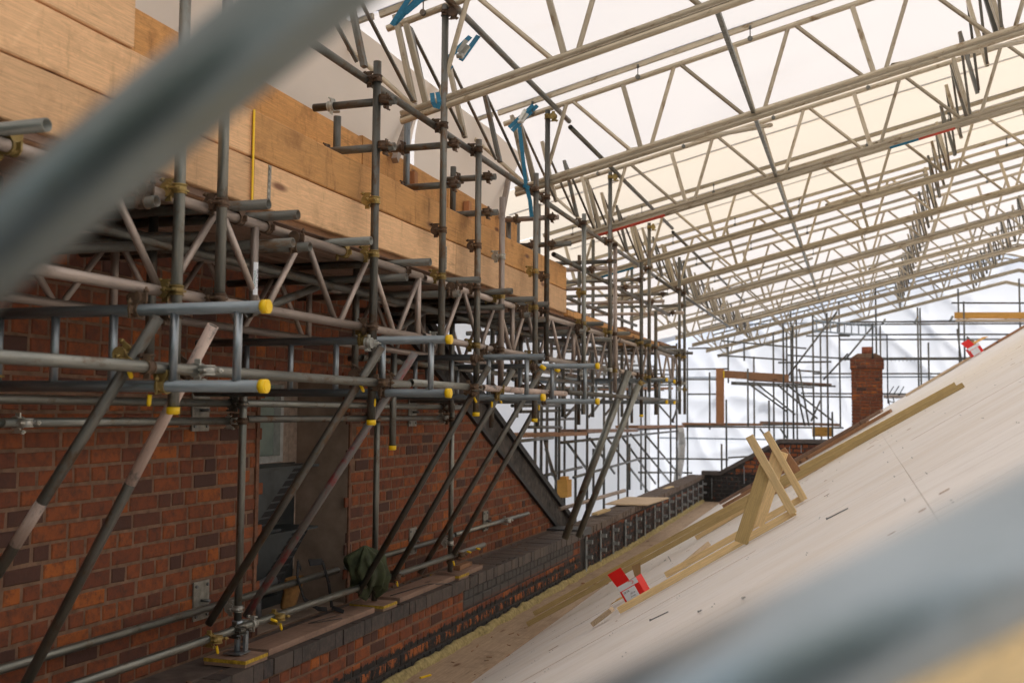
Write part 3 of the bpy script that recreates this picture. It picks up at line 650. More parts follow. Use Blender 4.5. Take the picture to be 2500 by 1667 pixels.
# ladder beams sticking out towards the roof
lad = [(3.56, -2.19, -3.95, -2.32, .295, .095, .405, 'nearest steel ladder beam with yellow end caps, biggest in view', -2.70),
       (5.61, -2.24, -3.95, -2.36, .307, .110, .419, 'second steel ladder beam from the camera with yellow caps', -2.75),
       (7.67, -2.29, -3.95, -2.43, .31, .120, .429, 'third steel ladder beam from the camera, its upper chord uncapped', -2.4),
       (8.92, -2.17, -3.95, -2.29, .30, .105, .414, 'fourth steel ladder beam from the camera, yellow caps on both chords', -2.5),
       (14.46, -2.54, -4.8, -2.65, .30, .167, .476, 'fifth steel ladder beam, far off in front of the white sheeting', -2.5),
       (15.45, -2.60, -4.8, -2.68, .30, .170, .479, 'farthest small steel ladder beam with yellow caps', -2.5)]
for i, (Y, xe, xb, xr, st, z0, z1, lb, _) in enumerate(lad):
    t = thing('ladder_beam', (xe, Y, z0), lb, 'ladder beam')
    for z in (z0, z1):
        tubeobj('chord', (xb, Y, z), (xe, Y, z), 'chord', t, n=20)
        if not (i == 2 and z == z1): cap(t, (xe, Y, z), X_)
    x = xr
    while x > xb+.1:
        MB().tube((x, Y, z0+.015), (x, Y, z1-.015), .0175, 14, hollow=False).b('rung', 'newgalv', t, rot=Quaternion())
        x -= st
    coupler(t, (-2.80, Y, z1), X_, Y_, 'zinc' if i % 2 else 'rust', .05, (0, 0, 1))
    if i < 4: coupler(t, (-2.66, Y, z0), X_, Y_, 'rust' if i % 2 else 'zinc', .052, (0, 0, 1)); boltcap(t, (-2.70+.0, Y-.03, z0-.035), (0, -.1, -1))
# lattice trusses along the scaffold
def truss(X, y0, y1, zl, zu, mat, label, ph=0, verts=()):
    t = thing('lattice_truss', (X, y0, zl), label, 'lattice truss')
    tubeobj('lower_chord', (X, y0, zl), (X, y1, zl), mat, t); tubeobj('upper_chord', (X, y0, zu), (X, y1, zu), mat, t)
    k = math.ceil((y0-5.29-ph)/.78)
    while True:
        L = 5.29+ph+.78*k; k += 1
        if L > y1: break
        for s in (-1, 1):
            a = (X, L+s*.035, zl+.012); b = (X, L+s*.355, zu-.012)
            if y0 < b[1] < y1: tubeobj('diagonal', a, b, mat, t, r=.0165, n=12, hollow=False)
    for v in verts:
        if y0 < v < y1: tubeobj('vertical', (X, v, zl), (X, v, zu), mat, t, r=.021, n=14, hollow=False)
    return t
vv = [4.42+2.0*i for i in range(-2, 10)]
t1 = truss(-2.80, 1.2, 6.46, .50, .91, 'alu', 'nearest pinkish aluminium lattice truss with a white phone number sticker', 0, vv)
truss(-2.80, 6.52, 12.5, .51, .905, 'alu', 'second aluminium lattice truss under the orange boards, between the second and fourth ladder beams', .0, vv)
truss(-2.80, 12.56, 17.4, .52, .90, 'alu', 'third aluminium lattice truss beyond the end of the boards', .1, vv)
truss(-3.62, 1.2, 6.6, .50, .88, 'alu', 'shaded lattice truss on the wall side behind the nearest one', .3, vv)
truss(-3.62, 6.7, 13.0, .50, .88, 'alu', 'shaded wall-side lattice truss behind the middle uprights', .2, vv)
truss(-3.62, 13.1, 17.4, .50, .88, 'alu', 'far wall-side lattice truss seen against the white sheeting', .2, vv)
# sticker with the hire firm's number
st = MB(); yv = 4.42; a0, a1 = R(-62), R(10)
n = 8; vs = []
for z in (.56, .72):
    for i in range(n+1):
        a = a0+(a1-a0)*i/n; vs.append((-2.80+.0222*math.cos(a), yv+.0222*math.sin(a), z))
st.add(vs, [(i, i+1, i+n+2, i+n+1) for i in range(n)], True); stk = st.b('sticker', 'cardwhite', t1)
def text_mesh(body, size, mat, origin, xdir, ydir, parent=None, name='lettering', extrude=.0003, wrap=None):
    cu = bpy.data.curves.new(name, 'FONT'); cu.body = body; cu.size = size; cu.align_x = 'CENTER'; cu.align_y = 'CENTER'; cu.extrude = extrude; cu.resolution_u = 3
    o = bpy.data.objects.new(name+'_tmp', cu); COL.objects.link(o)
    me = bpy.data.meshes.new_from_object(o.evaluated_get(bpy.context.evaluated_depsgraph_get()))
    bpy.data.objects.remove(o)
    xd, yd = Vector(xdir).normalized(), Vector(ydir).normalized(); zd = xd.cross(yd); org = Vector(origin)
    m = MB()
    vs = [wrap(v) if wrap else org+xd*v.co.x+yd*v.co.y+zd*v.co.z for v in me.vertices]
    m.add(vs, [tuple(p.vertices) for p in me.polygons])
    return m.b(name, mat, parent)
def wrapf(v, row):
    a = R(-26)+(row-v.co.y)/.0222; r = .0227+v.co.z
    return Vector((-2.80+r*math.cos(a), yv+r*math.sin(a), .64+v.co.x))
text_mesh('01242 677999', .0165, 'ink', (0, 0, 0), X_, Y_, stk, 'phone_number', wrap=lambda v: wrapf(v, .009) if True else None)
text_mesh('SCAFFOLDING', .012, 'teal', (0, 0, 0), X_, Y_, stk, 'small_print', wrap=lambda v: wrapf(v, -.006))

# transoms above the trusses
tr = [(2.82, -2.60, 'galv'), (4.23, -2.60, 'dull'), (4.48, -2.60, 'dull'), (5.31, -2.60, 'galv'), (6.15, -2.60, 'dull'), (7.08, -2.60, 'dull'), (7.83, -2.60, 'dull'), (8.41, -2.60, 'dull'), (8.85, -2.60, 'dull'), (10.9, -2.6, 'dull'), (12.3, -2.6, 'dull'), (13.6, -2.6, 'dull')]
for i, (Y, xe, mt) in enumerate(tr):
    scaff('transom_tube', (-4.0+.02*(Y < 12.5), Y, .958), (xe, Y+rnd.uniform(-.02, .02), .958), f'open-ended cross tube resting on top of the lattice trusses, {ORD[i]} from the camera', 'scaffold tube', mt, (),
          [((-2.80, Y+.045, .958), X_, Y_, 'rust' if i % 3 else 'zinc', .05, (0, 0, -1))])
lo = [(3.51, -2.70), (4.58, -2.70), (4.715, -2.68), (5.965, -2.70), (6.875, -2.70), (7.85, -2.70), (8.53, -2.70), (8.985, -2.70), (10.4, -2.7), (11.6, -2.7)]
for i, (Y, xe) in enumerate(lo):
    scaff('low_transom', (-3.97, Y, .838), (xe+.02, Y, .838), f'open-ended dark cross tube slung just under the truss top, {ORD[i]} from the camera', 'scaffold tube', 'dull', (), [((-2.745, Y, .838), X_, Y_, 'rust', .05, (0, 0, 1))] if i % 2 == 0 else ())
# underside clutter: diagonal braces below the platform
br = [((-2.95, 2.6, .50), (-3.3, 4.6, .86)), ((-3.0, 4.7, .50), (-3.4, 6.2, .84)), ((-3.0, 6.2, .45), (-3.5, 8.2, .86)), ((-2.95, 8.2, .45), (-3.5, 10.4, .86)), ((-3.9, 2.5, .55), (-3.1, 4.4, .86)), ((-3.0, 10.6, .45), (-3.5, 12.6, .86))]
for i, (a, b) in enumerate(br): scaff('plan_brace', a, b, f'dark sloping brace tube in the shade between the trusses, {ORD[i]} from the camera', 'scaffold tube', 'dull')
for i, (X, z, y0, y1) in enumerate(((-3.2, .80, 2, 8.0), (-3.45, .88, 2.5, 9.0), (-3.2, .79, 8.1, 14.0), (-3.5, .40, 7, 14))):
    scaff('runner_tube', (X, y0, z), (X, y1, z), f'dark lengthwise tube in the shade under the boards, {ORD[i]} counted from the camera', 'scaffold tube', 'dull')
for i, Y in enumerate((4.3, 6.5, 8.3, 10.2)): scaff('wall_side_upright', (-3.3, Y, -.0 if Y > 7 else .2), (-3.3, Y, 1.0), f'upright tube deep in the shade under the platform, {ORD[i]} from the camera', 'scaffold tube', 'dull')

# timber platform boards (fascia)
def board(y0, y1, X, zc, h, th, mat, label, tilt=0, name='scaffold_board', zend=0):
    m = MB(); nseg = 10
    P = [Vector((X+.004*noise.noise((i*.7, zc*9, X)), y0+(y1-y0)*i/nseg, zc+zend*i/nseg+.003*noise.noise((i*.9, X, zc*5)))) for i in range(nseg+1)]
    W, H = th/2, h/2; c = .006
    prof = [(W-c, -H), (W, -H+c), (W, H-c), (W-c, H), (-W+c, H), (-W, H-c), (-W, -H+c), (-W+c, -H)]
    vs = [p+Vector((a, 0, b)) for p in P for a, b in prof]
    fs = [(k*8+i, k*8+(i+1) % 8, (k+1)*8+(i+1) % 8, (k+1)*8+i) for k in range(nseg) for i in range(8)]+[tuple(range(7, -1, -1)), tuple(range(nseg*8, nseg*8+8))]
    m.add(vs, fs); return tag(m.b(name, mat), label, 'board')
bo = [(4.46, 8.3, 1.375, 'board', 'upper orange board of the outer face, in the middle of the row'), (8.31, 10.28, 1.375, 'board', 'upper orange board at the far end of the outer face'),
      (4.47, 7.2, 1.135, 'boardpale', 'lower pale orange board of the outer face, below the middle board'), (7.21, 10.29, 1.135, 'boardpale', 'lower pale orange board at the far end of the outer face'),
      ]
for y0, y1, zc, mt, lb in bo: board(y0, y1, -2.86, zc, .232, .04, mt, lb)
board(1.0, 4.452, -2.875, 1.135, .232, .045, 'boardpale', 'lower orange board left of the yellow tape, partly behind the blurred rail')
board(1.0, 4.452, -2.875, 1.375, .232, .045, 'boardpale', 'second pale board up at the left, partly behind the blurred rail')
board(.8, 3.56, -2.88, 1.62, .235, .045, 'boardpale', 'third board up at the top left, pale with small knots')
board(.8, 3.54, -2.89, 1.865, .235, .045, 'board', 'topmost orange board in the upper left corner')
for i, z in enumerate((1.02,)): board(2.5, 4.42, -2.915, z-.02, .05, .04, 'boardx', 'narrow batten under the left boards', name='timber_batten')
m = MB(); m.box((-2.945, 4.46, .99), (-2.884, 10.27, 1.03)); tag(m.b('timber_batten', 'boarddark'), 'long dark batten added under the outer orange boards to block a bright slit', 'batten')  # added filler, keeps the bright sheeting from showing below the boards
# top faces ledges and back boards
for y0, y1, lb, mt in ((4.5, 7.9, 'flat walkway board behind the outer orange boards', 'boardpale'), (7.95, 10.2, 'flat walkway board at the far end behind the orange boards', 'boardpale')):
    m = MB(); m.box((-3.45, y0, 1.44), (-2.885, y1, 1.478)); tag(m.b('walkway_board', mt), lb, 'board')
for (y0, y1, lb) in ((4.2, 6.9, 'nearest dark orange rear board below the grey sheet'), (6.92, 8.6, 'middle dark orange rear board below the grey sheet'), (8.62, 10.6, 'farthest dark orange rear board below the grey sheet')):
    board(y0, y1, -3.5, 1.92, .25, .04, 'board', lb+', upper row', zend=-.02); board(y0, y1, -3.502, 1.66, .25, .04, 'board', lb+', lower row')
for i, Y in enumerate((7.75, 9.0)):
    m = MB(); m.bar((-3.44, Y, 1.48), (-3.44, Y, 1.95), .06, .07, Y_); tag(m.b('timber_post', 'boardz'), ('nearer' if i == 0 else 'farther')+' short brown timber post between the walkway boards', 'post')
# platform deck over the trusses and wall gap filler
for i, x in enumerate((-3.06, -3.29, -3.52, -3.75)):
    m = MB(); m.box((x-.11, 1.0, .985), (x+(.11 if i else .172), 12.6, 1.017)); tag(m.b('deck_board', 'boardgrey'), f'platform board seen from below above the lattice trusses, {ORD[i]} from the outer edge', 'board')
for i, (a, b) in enumerate(((10.35, 12.4), (12.7, 15.5))):
    board(a, b, -2.95, 1.03, .06, .22, 'board', ('nearer' if i == 0 else 'farther')+' orange board lying on the cross tubes past the end of the boarded face')
# yellow tape and grey strip on the boards
m = MB(); m.bar((-2.837, 4.448, 1.022), (-2.837, 4.446, 1.49), .006, .012, Y_); tag(m.b('warning_tape', 'yellow'), 'yellow and black edging tape at the joint between the left and middle boards', 'tape')
for i, (Y, z0, z1) in enumerate(((4.60, 1.025, 1.245), (4.28, 1.265, 1.36), (7.0, 1.03, 1.2))):
    m = MB(); m.bar((-2.838 if i != 1 else -2.872, Y, z0), (-2.838 if i != 1 else -2.872, Y+.005, z1), .003, .028 if i != 2 else .02, Y_)
    for k_ in range(7): m.bar((-2.834 if i != 1 else -2.868, Y, z0+(z1-z0)*(k_+.2)/7), (-2.834 if i != 1 else -2.868, Y, z0+(z1-z0)*(k_+.6)/7), .003, .01, Y_)
    tag(m.b('nail_plate', 'steelplate'), ['grey punched metal strip on the lower board just right of the yellow tape', 'short punched metal strip left of the yellow tape', 'small punched strip on the lower board between the middle uprights'][i], 'metal strip')
# short cross tubes and uprights above the boards
xt = [(5.63, -3.17, -2.62, 1.86, 'dull'), (5.63, -3.2, -2.62, 1.58, 'dull'), (6.75, -3.2, -2.65, 1.875, 'dull'), (6.75, -3.2, -2.64, 1.59, 'dull'), (7.45, -3.05, -2.62, 1.795, 'dull'), (7.45, -3.2, -2.60, 1.52, 'dull'), (9.2, -3.15, -2.62, 1.80, 'alu'), (9.2, -3.0, -2.5, 1.55, 'dull'), (3.62, -3.2, -2.6, 2.13, 'dull')]
for i, (Y, x0, x1, z, mt) in enumerate(xt):
    scaff('short_cross_tube', (x0, Y, z), (x1, Y, z), f'short horizontal tube behind an upright over the orange boards, {ORD[i]} along the row', 'scaffold tube', mt, (),
          [((XS+.045, Y, z), X_, Z_, 'rust', .05, (0, -1, 0)), ((x0+.12, Y, z), X_, Z_, 'white_zinc' if i == 0 else 'rust', .048, (0, 1, 0))])
bp = [(5.84, 1.48, 1.86, 'dull'), (6.91, 1.48, 2.17, 'newgalv'), (7.83, 1.48, 1.99, 'dull'), (9.25, 1.3, 1.84, 'dull'), (3.66, 1.9, 2.13, 'galv')]
for i, (Y, z0, z1, mt) in enumerate(bp):
    scaff('short_upright', (-3.12, Y, z0), (-3.12, Y, z1), ['short dark upright behind the orange boards, left of the tall capped upright', 'short bluish upright with a yellow top behind the orange boards', 'short upright behind the boards below the grey sheet corner', 'short dark upright near the far end of the boards', 'short bright upright at the top left corner'][i], 'scaffold tube', mt, (1,) if i == 1 else ())
# black cloth on boards
m = MB(); rows = []
for i in range(21):
    for j in range(8):
        u, v_ = i/20, j/7; Y = 7.6+u*1.6; x = -3.05+v_*.17
        rows.append((x, Y, 1.485+.05*math.sin(v_*3.1)*(.5+noise.noise((u*5, v_*2, 3)))+.05*abs(noise.noise((u*9, v_*4, 1)))))
m.add(rows, [(i*8+j, i*8+j+1, (i+1)*8+j+1, (i+1)*8+j) for i in range(20) for j in range(7)], True); tag(m.b('black_sheet', 'lead'), 'crumpled dark grey plastic sheet on the walkway behind the boards', 'sheet')

# ledgers
def long(name, X, z, y0, y1, lb, mt='galv', coups=(), caps=(), bolts=()): return scaff(name, (X, y0, z), (X, y1, z), lb, 'scaffold tube', mt, caps, coups, None, bolts)
long('ledger_tube', -2.655, .168, 1.2, 5.95, 'long ledger tube running through the nearest ladder beam', 'galv', [((-2.655, 3.45, .168), Y_, Z_, 'rust', .05, (-1, 0, 0)), ((-2.655, 3.78, .168), Y_, Z_, 'white_zinc', .05, (1, 0, 0)), ((-2.655, 5.5, .168), Y_, Z_, 'rust', .05, (1, 0, 0))])
long('ledger_tube', -2.655, .182, 5.99, 7.25, 'ledger tube with a pinkish painted far half, behind the second pair of raking tubes', 'galv', [((-2.655, 7.0, .182), Y_, Z_, 'rust', .05, (1, 0, 0))])
long('ledger_tube', -2.655, .184, 7.30, 9.6, 'pinkish painted ledger tube running through the third ladder beam', 'paintpink')
long('ledger_tube', -2.66, .20, 9.65, 16, 'distant ledger tube running through the fourth ladder beam', 'dull')
long('ledger_tube', -3.80, .045, 1.5, 5.85, 'upper of two ledger tubes close to the brick wall, left part', 'galv', [((-3.8, 5.78, .045), Y_, Z_, 'dull', .05, (1, 0, 0))])
long('ledger_tube', -3.80, .048, 5.92, 9.9, 'upper of two ledger tubes close to the brick wall, in front of the window', 'galv', [((-3.8, 9.3, .048), Y_, Z_, 'dull', .05, (1, 0, 0))])
long('ledger_tube', -3.80, -.066, 3.9, 5.8, 'lower of two ledger tubes close to the brick wall, left part', 'galv', [((-3.8, 4.0, -.066), Y_, Z_, 'white_zinc', .05, (1, 0, 0)), ((-3.8, 5.76, -.066), Y_, Z_, 'white_zinc', .05, (1, 0, 0))])
long('ledger_tube', -3.80, -.055, 5.95, 9.4, 'lower of two ledger tubes close to the brick wall, in front of the window', 'dull', [((-3.8, 7.72, -.05), Y_, Z_, 'rust', .05, (1, 0, 0)), ((-3.8, 9.3, -.05), Y_, Z_, 'white_zinc', .05, (1, 0, 0))])
ft = [((-3.62, 5.34, -1.325), Y_, Z_, 'zinc', .055, (1, 0, 0)), ((-3.62, 5.60, -1.325), Y_, Z_, 'dull', .05, (1, 0, 0)), ((-3.62, 5.80, -1.325), Y_, Z_, 'white_zinc', .055, (-1, 0, 0)), ((-3.62, 6.05, -1.325), Y_, Z_, 'zinc', .05, (1, 0, 0)), ((-3.62, 7.85, -1.325), Y_, Z_, 'rust', .05, (1, 0, 0)), ((-3.62, 9.3, -1.33), Y_, Z_, 'rust', .05, (1, 0, 0))]
long('foot_ledger', -3.62, -1.325, 2.0, 10.05, 'front one of the two long tubes low along the ledge, carrying the raking tubes', 'galv', ft, (), [((-3.59, 5.37, -1.37), (.3, 0, -1)), ((-3.55, 5.9, -1.31), (1, .2, -.3)), ((-3.59, 6.08, -1.37), (.3, 0, -1)), ((-3.6, 7.9, -1.37), (.3, 0, -1)), ((-3.6, 9.15, -1.37), (.3, 0, -1)), ((-3.56, 9.4, -1.31), (1, 0, -.2)), ((-3.56, 9.65, -1.31), (1, 0, -.2))])
long('wall_tie_tube', -3.90, -1.235, 2.0, 7.45, 'back tube low along the ledge on wall plates, left of the green bundle', 'galv')
long('wall_tie_tube', -3.90, -1.232, 7.6, 9.9, 'back tube on the wall plates just right of the green cloth bundle', 'galv', [((-3.9, 9.6, -1.23), Y_, Z_, 'rust', .05, (1, 0, 0))])
long('wall_tie_tube', -3.90, -1.228, 9.95, 12.4, 'far back tube on the wall plates ending below the black verge', 'galv', [((-3.9, 11.5, -1.23), Y_, Z_, 'white_zinc', .05, (1, 0, 0))])
for i, (Y, z, s) in enumerate(((5.78, -1.2, .11), (9.1, -1.2, .11), (11.1, -1.2, .10), (5.72, .0, .12), (9.05, .0, .12))):
    t = thing('wall_plate', (-3.99, Y, z), ['galvanised fixing plate on the brick wall beside the recess, low down', 'galvanised fixing plate low on the wall behind the middle raking tubes', 'galvanised fixing plate low on the wall below the verge', 'fixing plate on the wall left of the window, behind the ledgers', 'fixing plate high on the wall, right of the window'][i], 'fixing plate')
    m = MB(); m.box((-3.992, Y-s*.75, z-s*1.1), (-3.982, Y+s*.75, z+s*1.1)); m.b('plate', 'steelplate', t)
    m = MB()
    for dy in (-.6, .6):
        for dz in (-.85, .85): m.tube((-3.985, Y+dy*s*.9, z+dz*s), (-3.972, Y+dy*s*.9, z+dz*s), .011, 6, hollow=False)
    m.tube((-3.985, Y, z), (-3.92, Y, z), .01, 8, hollow=False); m.b('bolts', 'nail', t)
long('eave_ledger', -2.79, 1.985, 3.2, 8.7, 'long sloping looking tube clamped across the upright tops below the eaves, nearer part', 'dull')
long('eave_ledger', -2.79, 1.98, 8.75, 14.9, 'tube clamped across the upright tops below the eaves, farther part', 'dull')
long('eave_ledger', -2.79, 1.97, 15, 24, 'tube across the upright tops below the eaves, farthest part', 'dull')
long('top_ledger', -2.66, 2.835, 3.6, 9.7, 'high tube clamped under the upper chords of the roof beams, nearest length', 'dull')
long('top_ledger', -2.66, 2.79, 9.75, 15.6, 'high tube clamped under the upper chords of the roof beams, middle length', 'dull')
long('top_ledger', -2.66, 2.74, 15.65, 26, 'high tube clamped under the upper chords of the roof beams, farthest length', 'dull')
# wall side uprights with jacks
for i, (Y, z1, lb) in enumerate(((5.76, .70, 'tall upright beside the wall recess standing on a yellow-edged sole board'), (7.70, .30, 'upright beside the brick wall passing behind the green cloth bundle'), (9.33, .30, 'upright beside the brick wall farthest from the camera'))):
    zb = -1.50
    t = thing('wall_upright', (-3.70, Y, zb), lb, 'scaffold tube')
    tubeobj('tube', (-3.70, Y, zb+(.20 if i == 0 else .0)), (-3.70, Y, z1), 'paintpink' if i == 9 else 'galv', t)
    coupler(t, (-3.70, Y, -.066), Z_, Y_, 'rust', .055, (-1, 0, 0)); coupler(t, (-3.70, Y, .04), Z_, Y_, 'dull', .055, (-1, 0, 0)); coupler(t, (-3.70, Y, -1.23), Z_, Y_, 'white_zinc', .055, (-1, 0, 0))
    if i == 0:
        m = MB(); m.tube((-3.7, Y, zb+.005), (-3.7, Y, zb+.26), .019, 14, hollow=False); m.tube((-3.7, Y, zb+.16), (-3.7, Y, zb+.20), .036, 14, hollow=False); m.bar((-3.70, Y-.06, zb+.13), (-3.70, Y+.045, zb+.13), .02, .05)
        m.box((-3.76, Y-.06, zb), (-3.64, Y+.06, zb+.008)); m.bar((-3.665, Y+.04, zb+.01), (-3.665, Y+.04, zb+.13), .02, .035); m.b('base_jack', 'newgalv', t)
    k = thing('sole_board', (-3.68, Y, -1.55), ['square yellow-edged sole board under the base jack on the ledge', 'yellow-edged sole board under the upright below the green bundle', 'yellow-edged sole board at the foot of the farthest wall upright'][i], 'board')
    m = MB(); m.box((-3.85, Y-.125, -1.556), (-3.56, Y+.125, -1.512)); m.b('pad', 'boardgrey', k)
    m = MB()
    for a, b in (((-3.853, Y-.128, -1.535), (-3.557, Y-.124, -1.5135)), ((-3.562, Y-.127, -1.535), (-3.557, Y+.127, -1.5135))): m.box(a, b)
    m.b('yellow_edge', 'worn_yellow', k)
for i, (a, b, dz) in enumerate(((5.95, 7.5, 0), (7.95, 9.25, 0), (9.45, 9.95, 0), (9.5, 9.85, .045))):
    m = MB(); w0 = .11 if i < 3 else .035
    m.bar((-3.70, a, -1.533+dz), (-3.71, b, -1.533+dz), w0*2, .042, Z_); tag(m.b('ledge_plank', 'boardgrey' if i < 3 else 'boarddark'), ['long dirty plank lying on the ledge between the two nearer sole boards', 'dirty plank lying on the ledge right of the green bundle', 'short splintered plank on the ledge beyond the last upright', 'dark batten piece on top of the short splintered plank'][i], 'plank')
m = MB(); m.poly([(-3.62, 7.0, -1.505), (-3.66, 6.75, -1.49), (-3.74, 6.72, -1.50), (-3.68, 7.1, -1.50)], .003, 5); tag(m.b('wire_offcut', 'wirecol'), 'thin bent wire offcut on the long ledge plank', 'wire')
m = MB(); pts = [(-3.55, 9.0+i*.2, -1.55-.03*math.sin(i*.6)-.002*i) for i in range(14)]; m.poly([(-3.7, 8.0, -1.51), (-3.62, 8.6, -1.50)]+pts, .004, 5); tag(m.b('black_cable', 'wirecol'), 'thin black cable trailing over the edge of the coping', 'cable')
# other uprights in the left part
scaff('short_upright', (-3.35, 3.36, -.21), (-3.35, 3.36, .95), 'shaded upright at the far left crossing behind the nearest ladder beam', 'scaffold tube', 'galv', (), [((-3.35, 3.36, .46), Z_, X_, 'rust', .05, (0, -1, 0)), ((-3.35, 3.36, .13), Z_, X_, 'zinc', .05, (0, -1, 0))])
p = onX(958, 1095, -3.2); scaff('short_upright', (-3.2, p.y, p.z), (-3.2, p.y, .42), 'short hanging tube with a yellow foot, between the second and third ladder beams', 'scaffold tube', 'galv', (0,), [((-3.2, p.y, .13), Z_, X_, 'rust', .05, (0, -1, 0))])
# raking tubes
rk = [(1, (-2.62, 3.46, .36), (-3.66, 3.44, -1.11), 'dull', 0, 'nearest raking tube rising from the lower left past the first ladder beam'), (2, (-2.62, 3.83, .36), (-3.66, 3.83, -1.43), 'paintpink', 0, 'raking tube with flaking pink paint near its top'),
      (3, (-2.60, 5.45, .37), (-3.68, 5.42, -1.26), 'dull', 0, 'raking tube passing in front of the recess, left of the pair'), (4, (-2.60, 5.92, .36), (-3.72, 5.88, -1.30), 'redtube', 0, 'raking tube with a red painted side in front of the recess'),
      (5, (-2.60, 7.28, .34), (-3.62, 7.26, -1.36), 'dull', 0, 'raking tube rising out of the green cloth bundle'), (6, (-2.60, 7.85, .34), (-3.62, 7.83, -1.36), 'dull', 0, 'raking tube just right of the green cloth bundle'),
      (7, (-2.60, 8.68, .40), (-3.72, 8.66, -1.42), 'dull', 1, 'raking tube with a yellow top cap reaching the far wall upright'), (8, (-2.62, 9.2, .40), (-3.66, 9.18, -1.40), 'dull', 1, 'last raking tube over the brick wall, its yellow cap behind the fourth ladder beam')]
for n_, a, b, mt, c, lb in rk:
    cp = [(Vector(a).lerp(Vector(b), .115), Vector(a)-Vector(b), Y_, 'zinc' if n_ == 1 else 'rust', .05, (-.8, 0, .5))]
    bl = [(Vector(a).lerp(Vector(b), .13)+Vector((.03, -.03, -.01)), (.6, -.3, -.8))]
    rt = scaff('raking_tube', b, a, lb, 'scaffold tube', 'dull' if n_ == 2 else mt, (1,) if c else (), cp, None, bl)
    if n_ in (1, 2): aa, bb = (0, .38) if n_ == 2 else (.50, .62); tubeobj('paint_patch', Vector(a).lerp(Vector(b), bb), Vector(a).lerp(Vector(b), aa)+(Vector(a)-Vector(b)).normalized()*(.001 if aa == 0 else 0), 'paintpink', rt, r=TR+.0008)
scaff('raking_tube', (-3.40, 12.3, -1.5), (-2.62, 12.29, .51), 'thick far raking tube left of the pair in front of the white sheeting', 'scaffold tube', 'galv', r=.045)
scaff('raking_tube', (-3.30, 12.55, -1.5), (-2.55, 12.53, .35), 'thick far raking tube right of the pair in front of the white sheeting', 'scaffold tube', 'galv', r=.04)
scaff('raking_tube', (-3.55, 12.6, -1.18), (-2.95, 13.6, -1.0), 'short pale tube clamped to the feet of the far raking pair', 'scaffold tube', 'alu')

# green cloth bundle round the tubes
def cloth_bundle():
    m = MB(); n, k_ = 40, 110; vs = []
    for i in range(n+1):
        u = i/n
        for j in range(k_):
            a = 2*math.pi*j/k_; rr_ = .10+.075*math.sin(u*math.pi)-.05*(u > .85)*(u-.85)*6
            rr_ *= 1+.35*noise.noise((math.cos(a)*1.5, math.sin(a)*1.5, u*2.6))+.15*math.sin(a*10+u*4+4*noise.noise((u*2.5, math.cos(a)*1.5, math.sin(a)*1.5)))*(.4+u*.6)
            rr_ *= max(.05, math.sin(min(1, u*4+.1)*math.pi/2))
            vs.append((-3.66+rr_*.75*math.cos(a)+.05*(1-u), 7.45+rr_*1.25*math.sin(a)-.12*(1-u)+.1*u, -1.02-.40*u-.04*math.sin(a*3)*(u > .8)))
    m.add(vs, [(i*k_+j, i*k_+(j+1) % k_, (i+1)*k_+(j+1) % k_, (i+1)*k_+j) for i in range(n) for j in range(k_)]+[tuple(range(k_))], True)
    return tag(m.b('cloth_bundle', 'green'), 'crumpled dark green jacket draped in a bundle over the two low tubes', 'clothing')
cloth_bundle()
# tool belt
t = thing('tool_belt', (-3.92, 7.0, -1.5), 'tan leather tool pouch with black straps lying on the ledge in front of the recess', 'tool belt')
m = MB(); vs = []; n, k_ = 10, 16
for i in range(n+1):
    u = i/n
    for j in range(k_):
        a = 2*math.pi*j/k_; r_ = (.085-.02*u)*(1+.15*noise.noise((math.cos(a)*2, math.sin(a)*2, u*3)))
        vs.append((-3.97+r_*.6*math.cos(a)-.05*u, 6.92+r_*1.3*math.sin(a), -1.22-.22*u))
m.add(vs, [(i*k_+j, i*k_+(j+1) % k_, (i+1)*k_+(j+1) % k_, (i+1)*k_+j) for i in range(n) for j in range(k_)]+[tuple(range(n*k_, n*k_+k_))], True); m.b('pouch', 'tan', t)
def strap(pts, w_, parent, nm='strap'):
    m = MB()
    for a, b in zip(pts, pts[1:]): m.bar(a, b, w_, .006, (1, .2, .4))
    return m.b(nm, 'strap', parent)
strap([(-3.9, 6.88, -1.15), (-3.88, 6.80, -1.08), (-3.87, 6.78, -1.2), (-3.85, 6.85, -1.36), (-3.82, 7.0, -1.45), (-3.8, 7.1, -1.47)], .035, t)
strap([(-3.9, 7.0, -1.12), (-3.87, 7.15, -1.13), (-3.84, 7.2, -1.3), (-3.8, 7.18, -1.47), (-3.72, 7.22, -1.505)], .05, t)
t = thing('pipe_offcut', (-4.2, 6.6, -1.3), 'lumpy grey lead pipe joint at the foot of the recess', 'pipe')
m = MB(); m.tube((-4.1, 6.5, -1.27), (-4.05, 6.75, -1.22), .045, 14, hollow=False); m.tube((-4.1, 6.6, -1.3), (-4.1, 6.62, -1.5), .04, 12, hollow=False); m.b('pipe', 'lead', t)

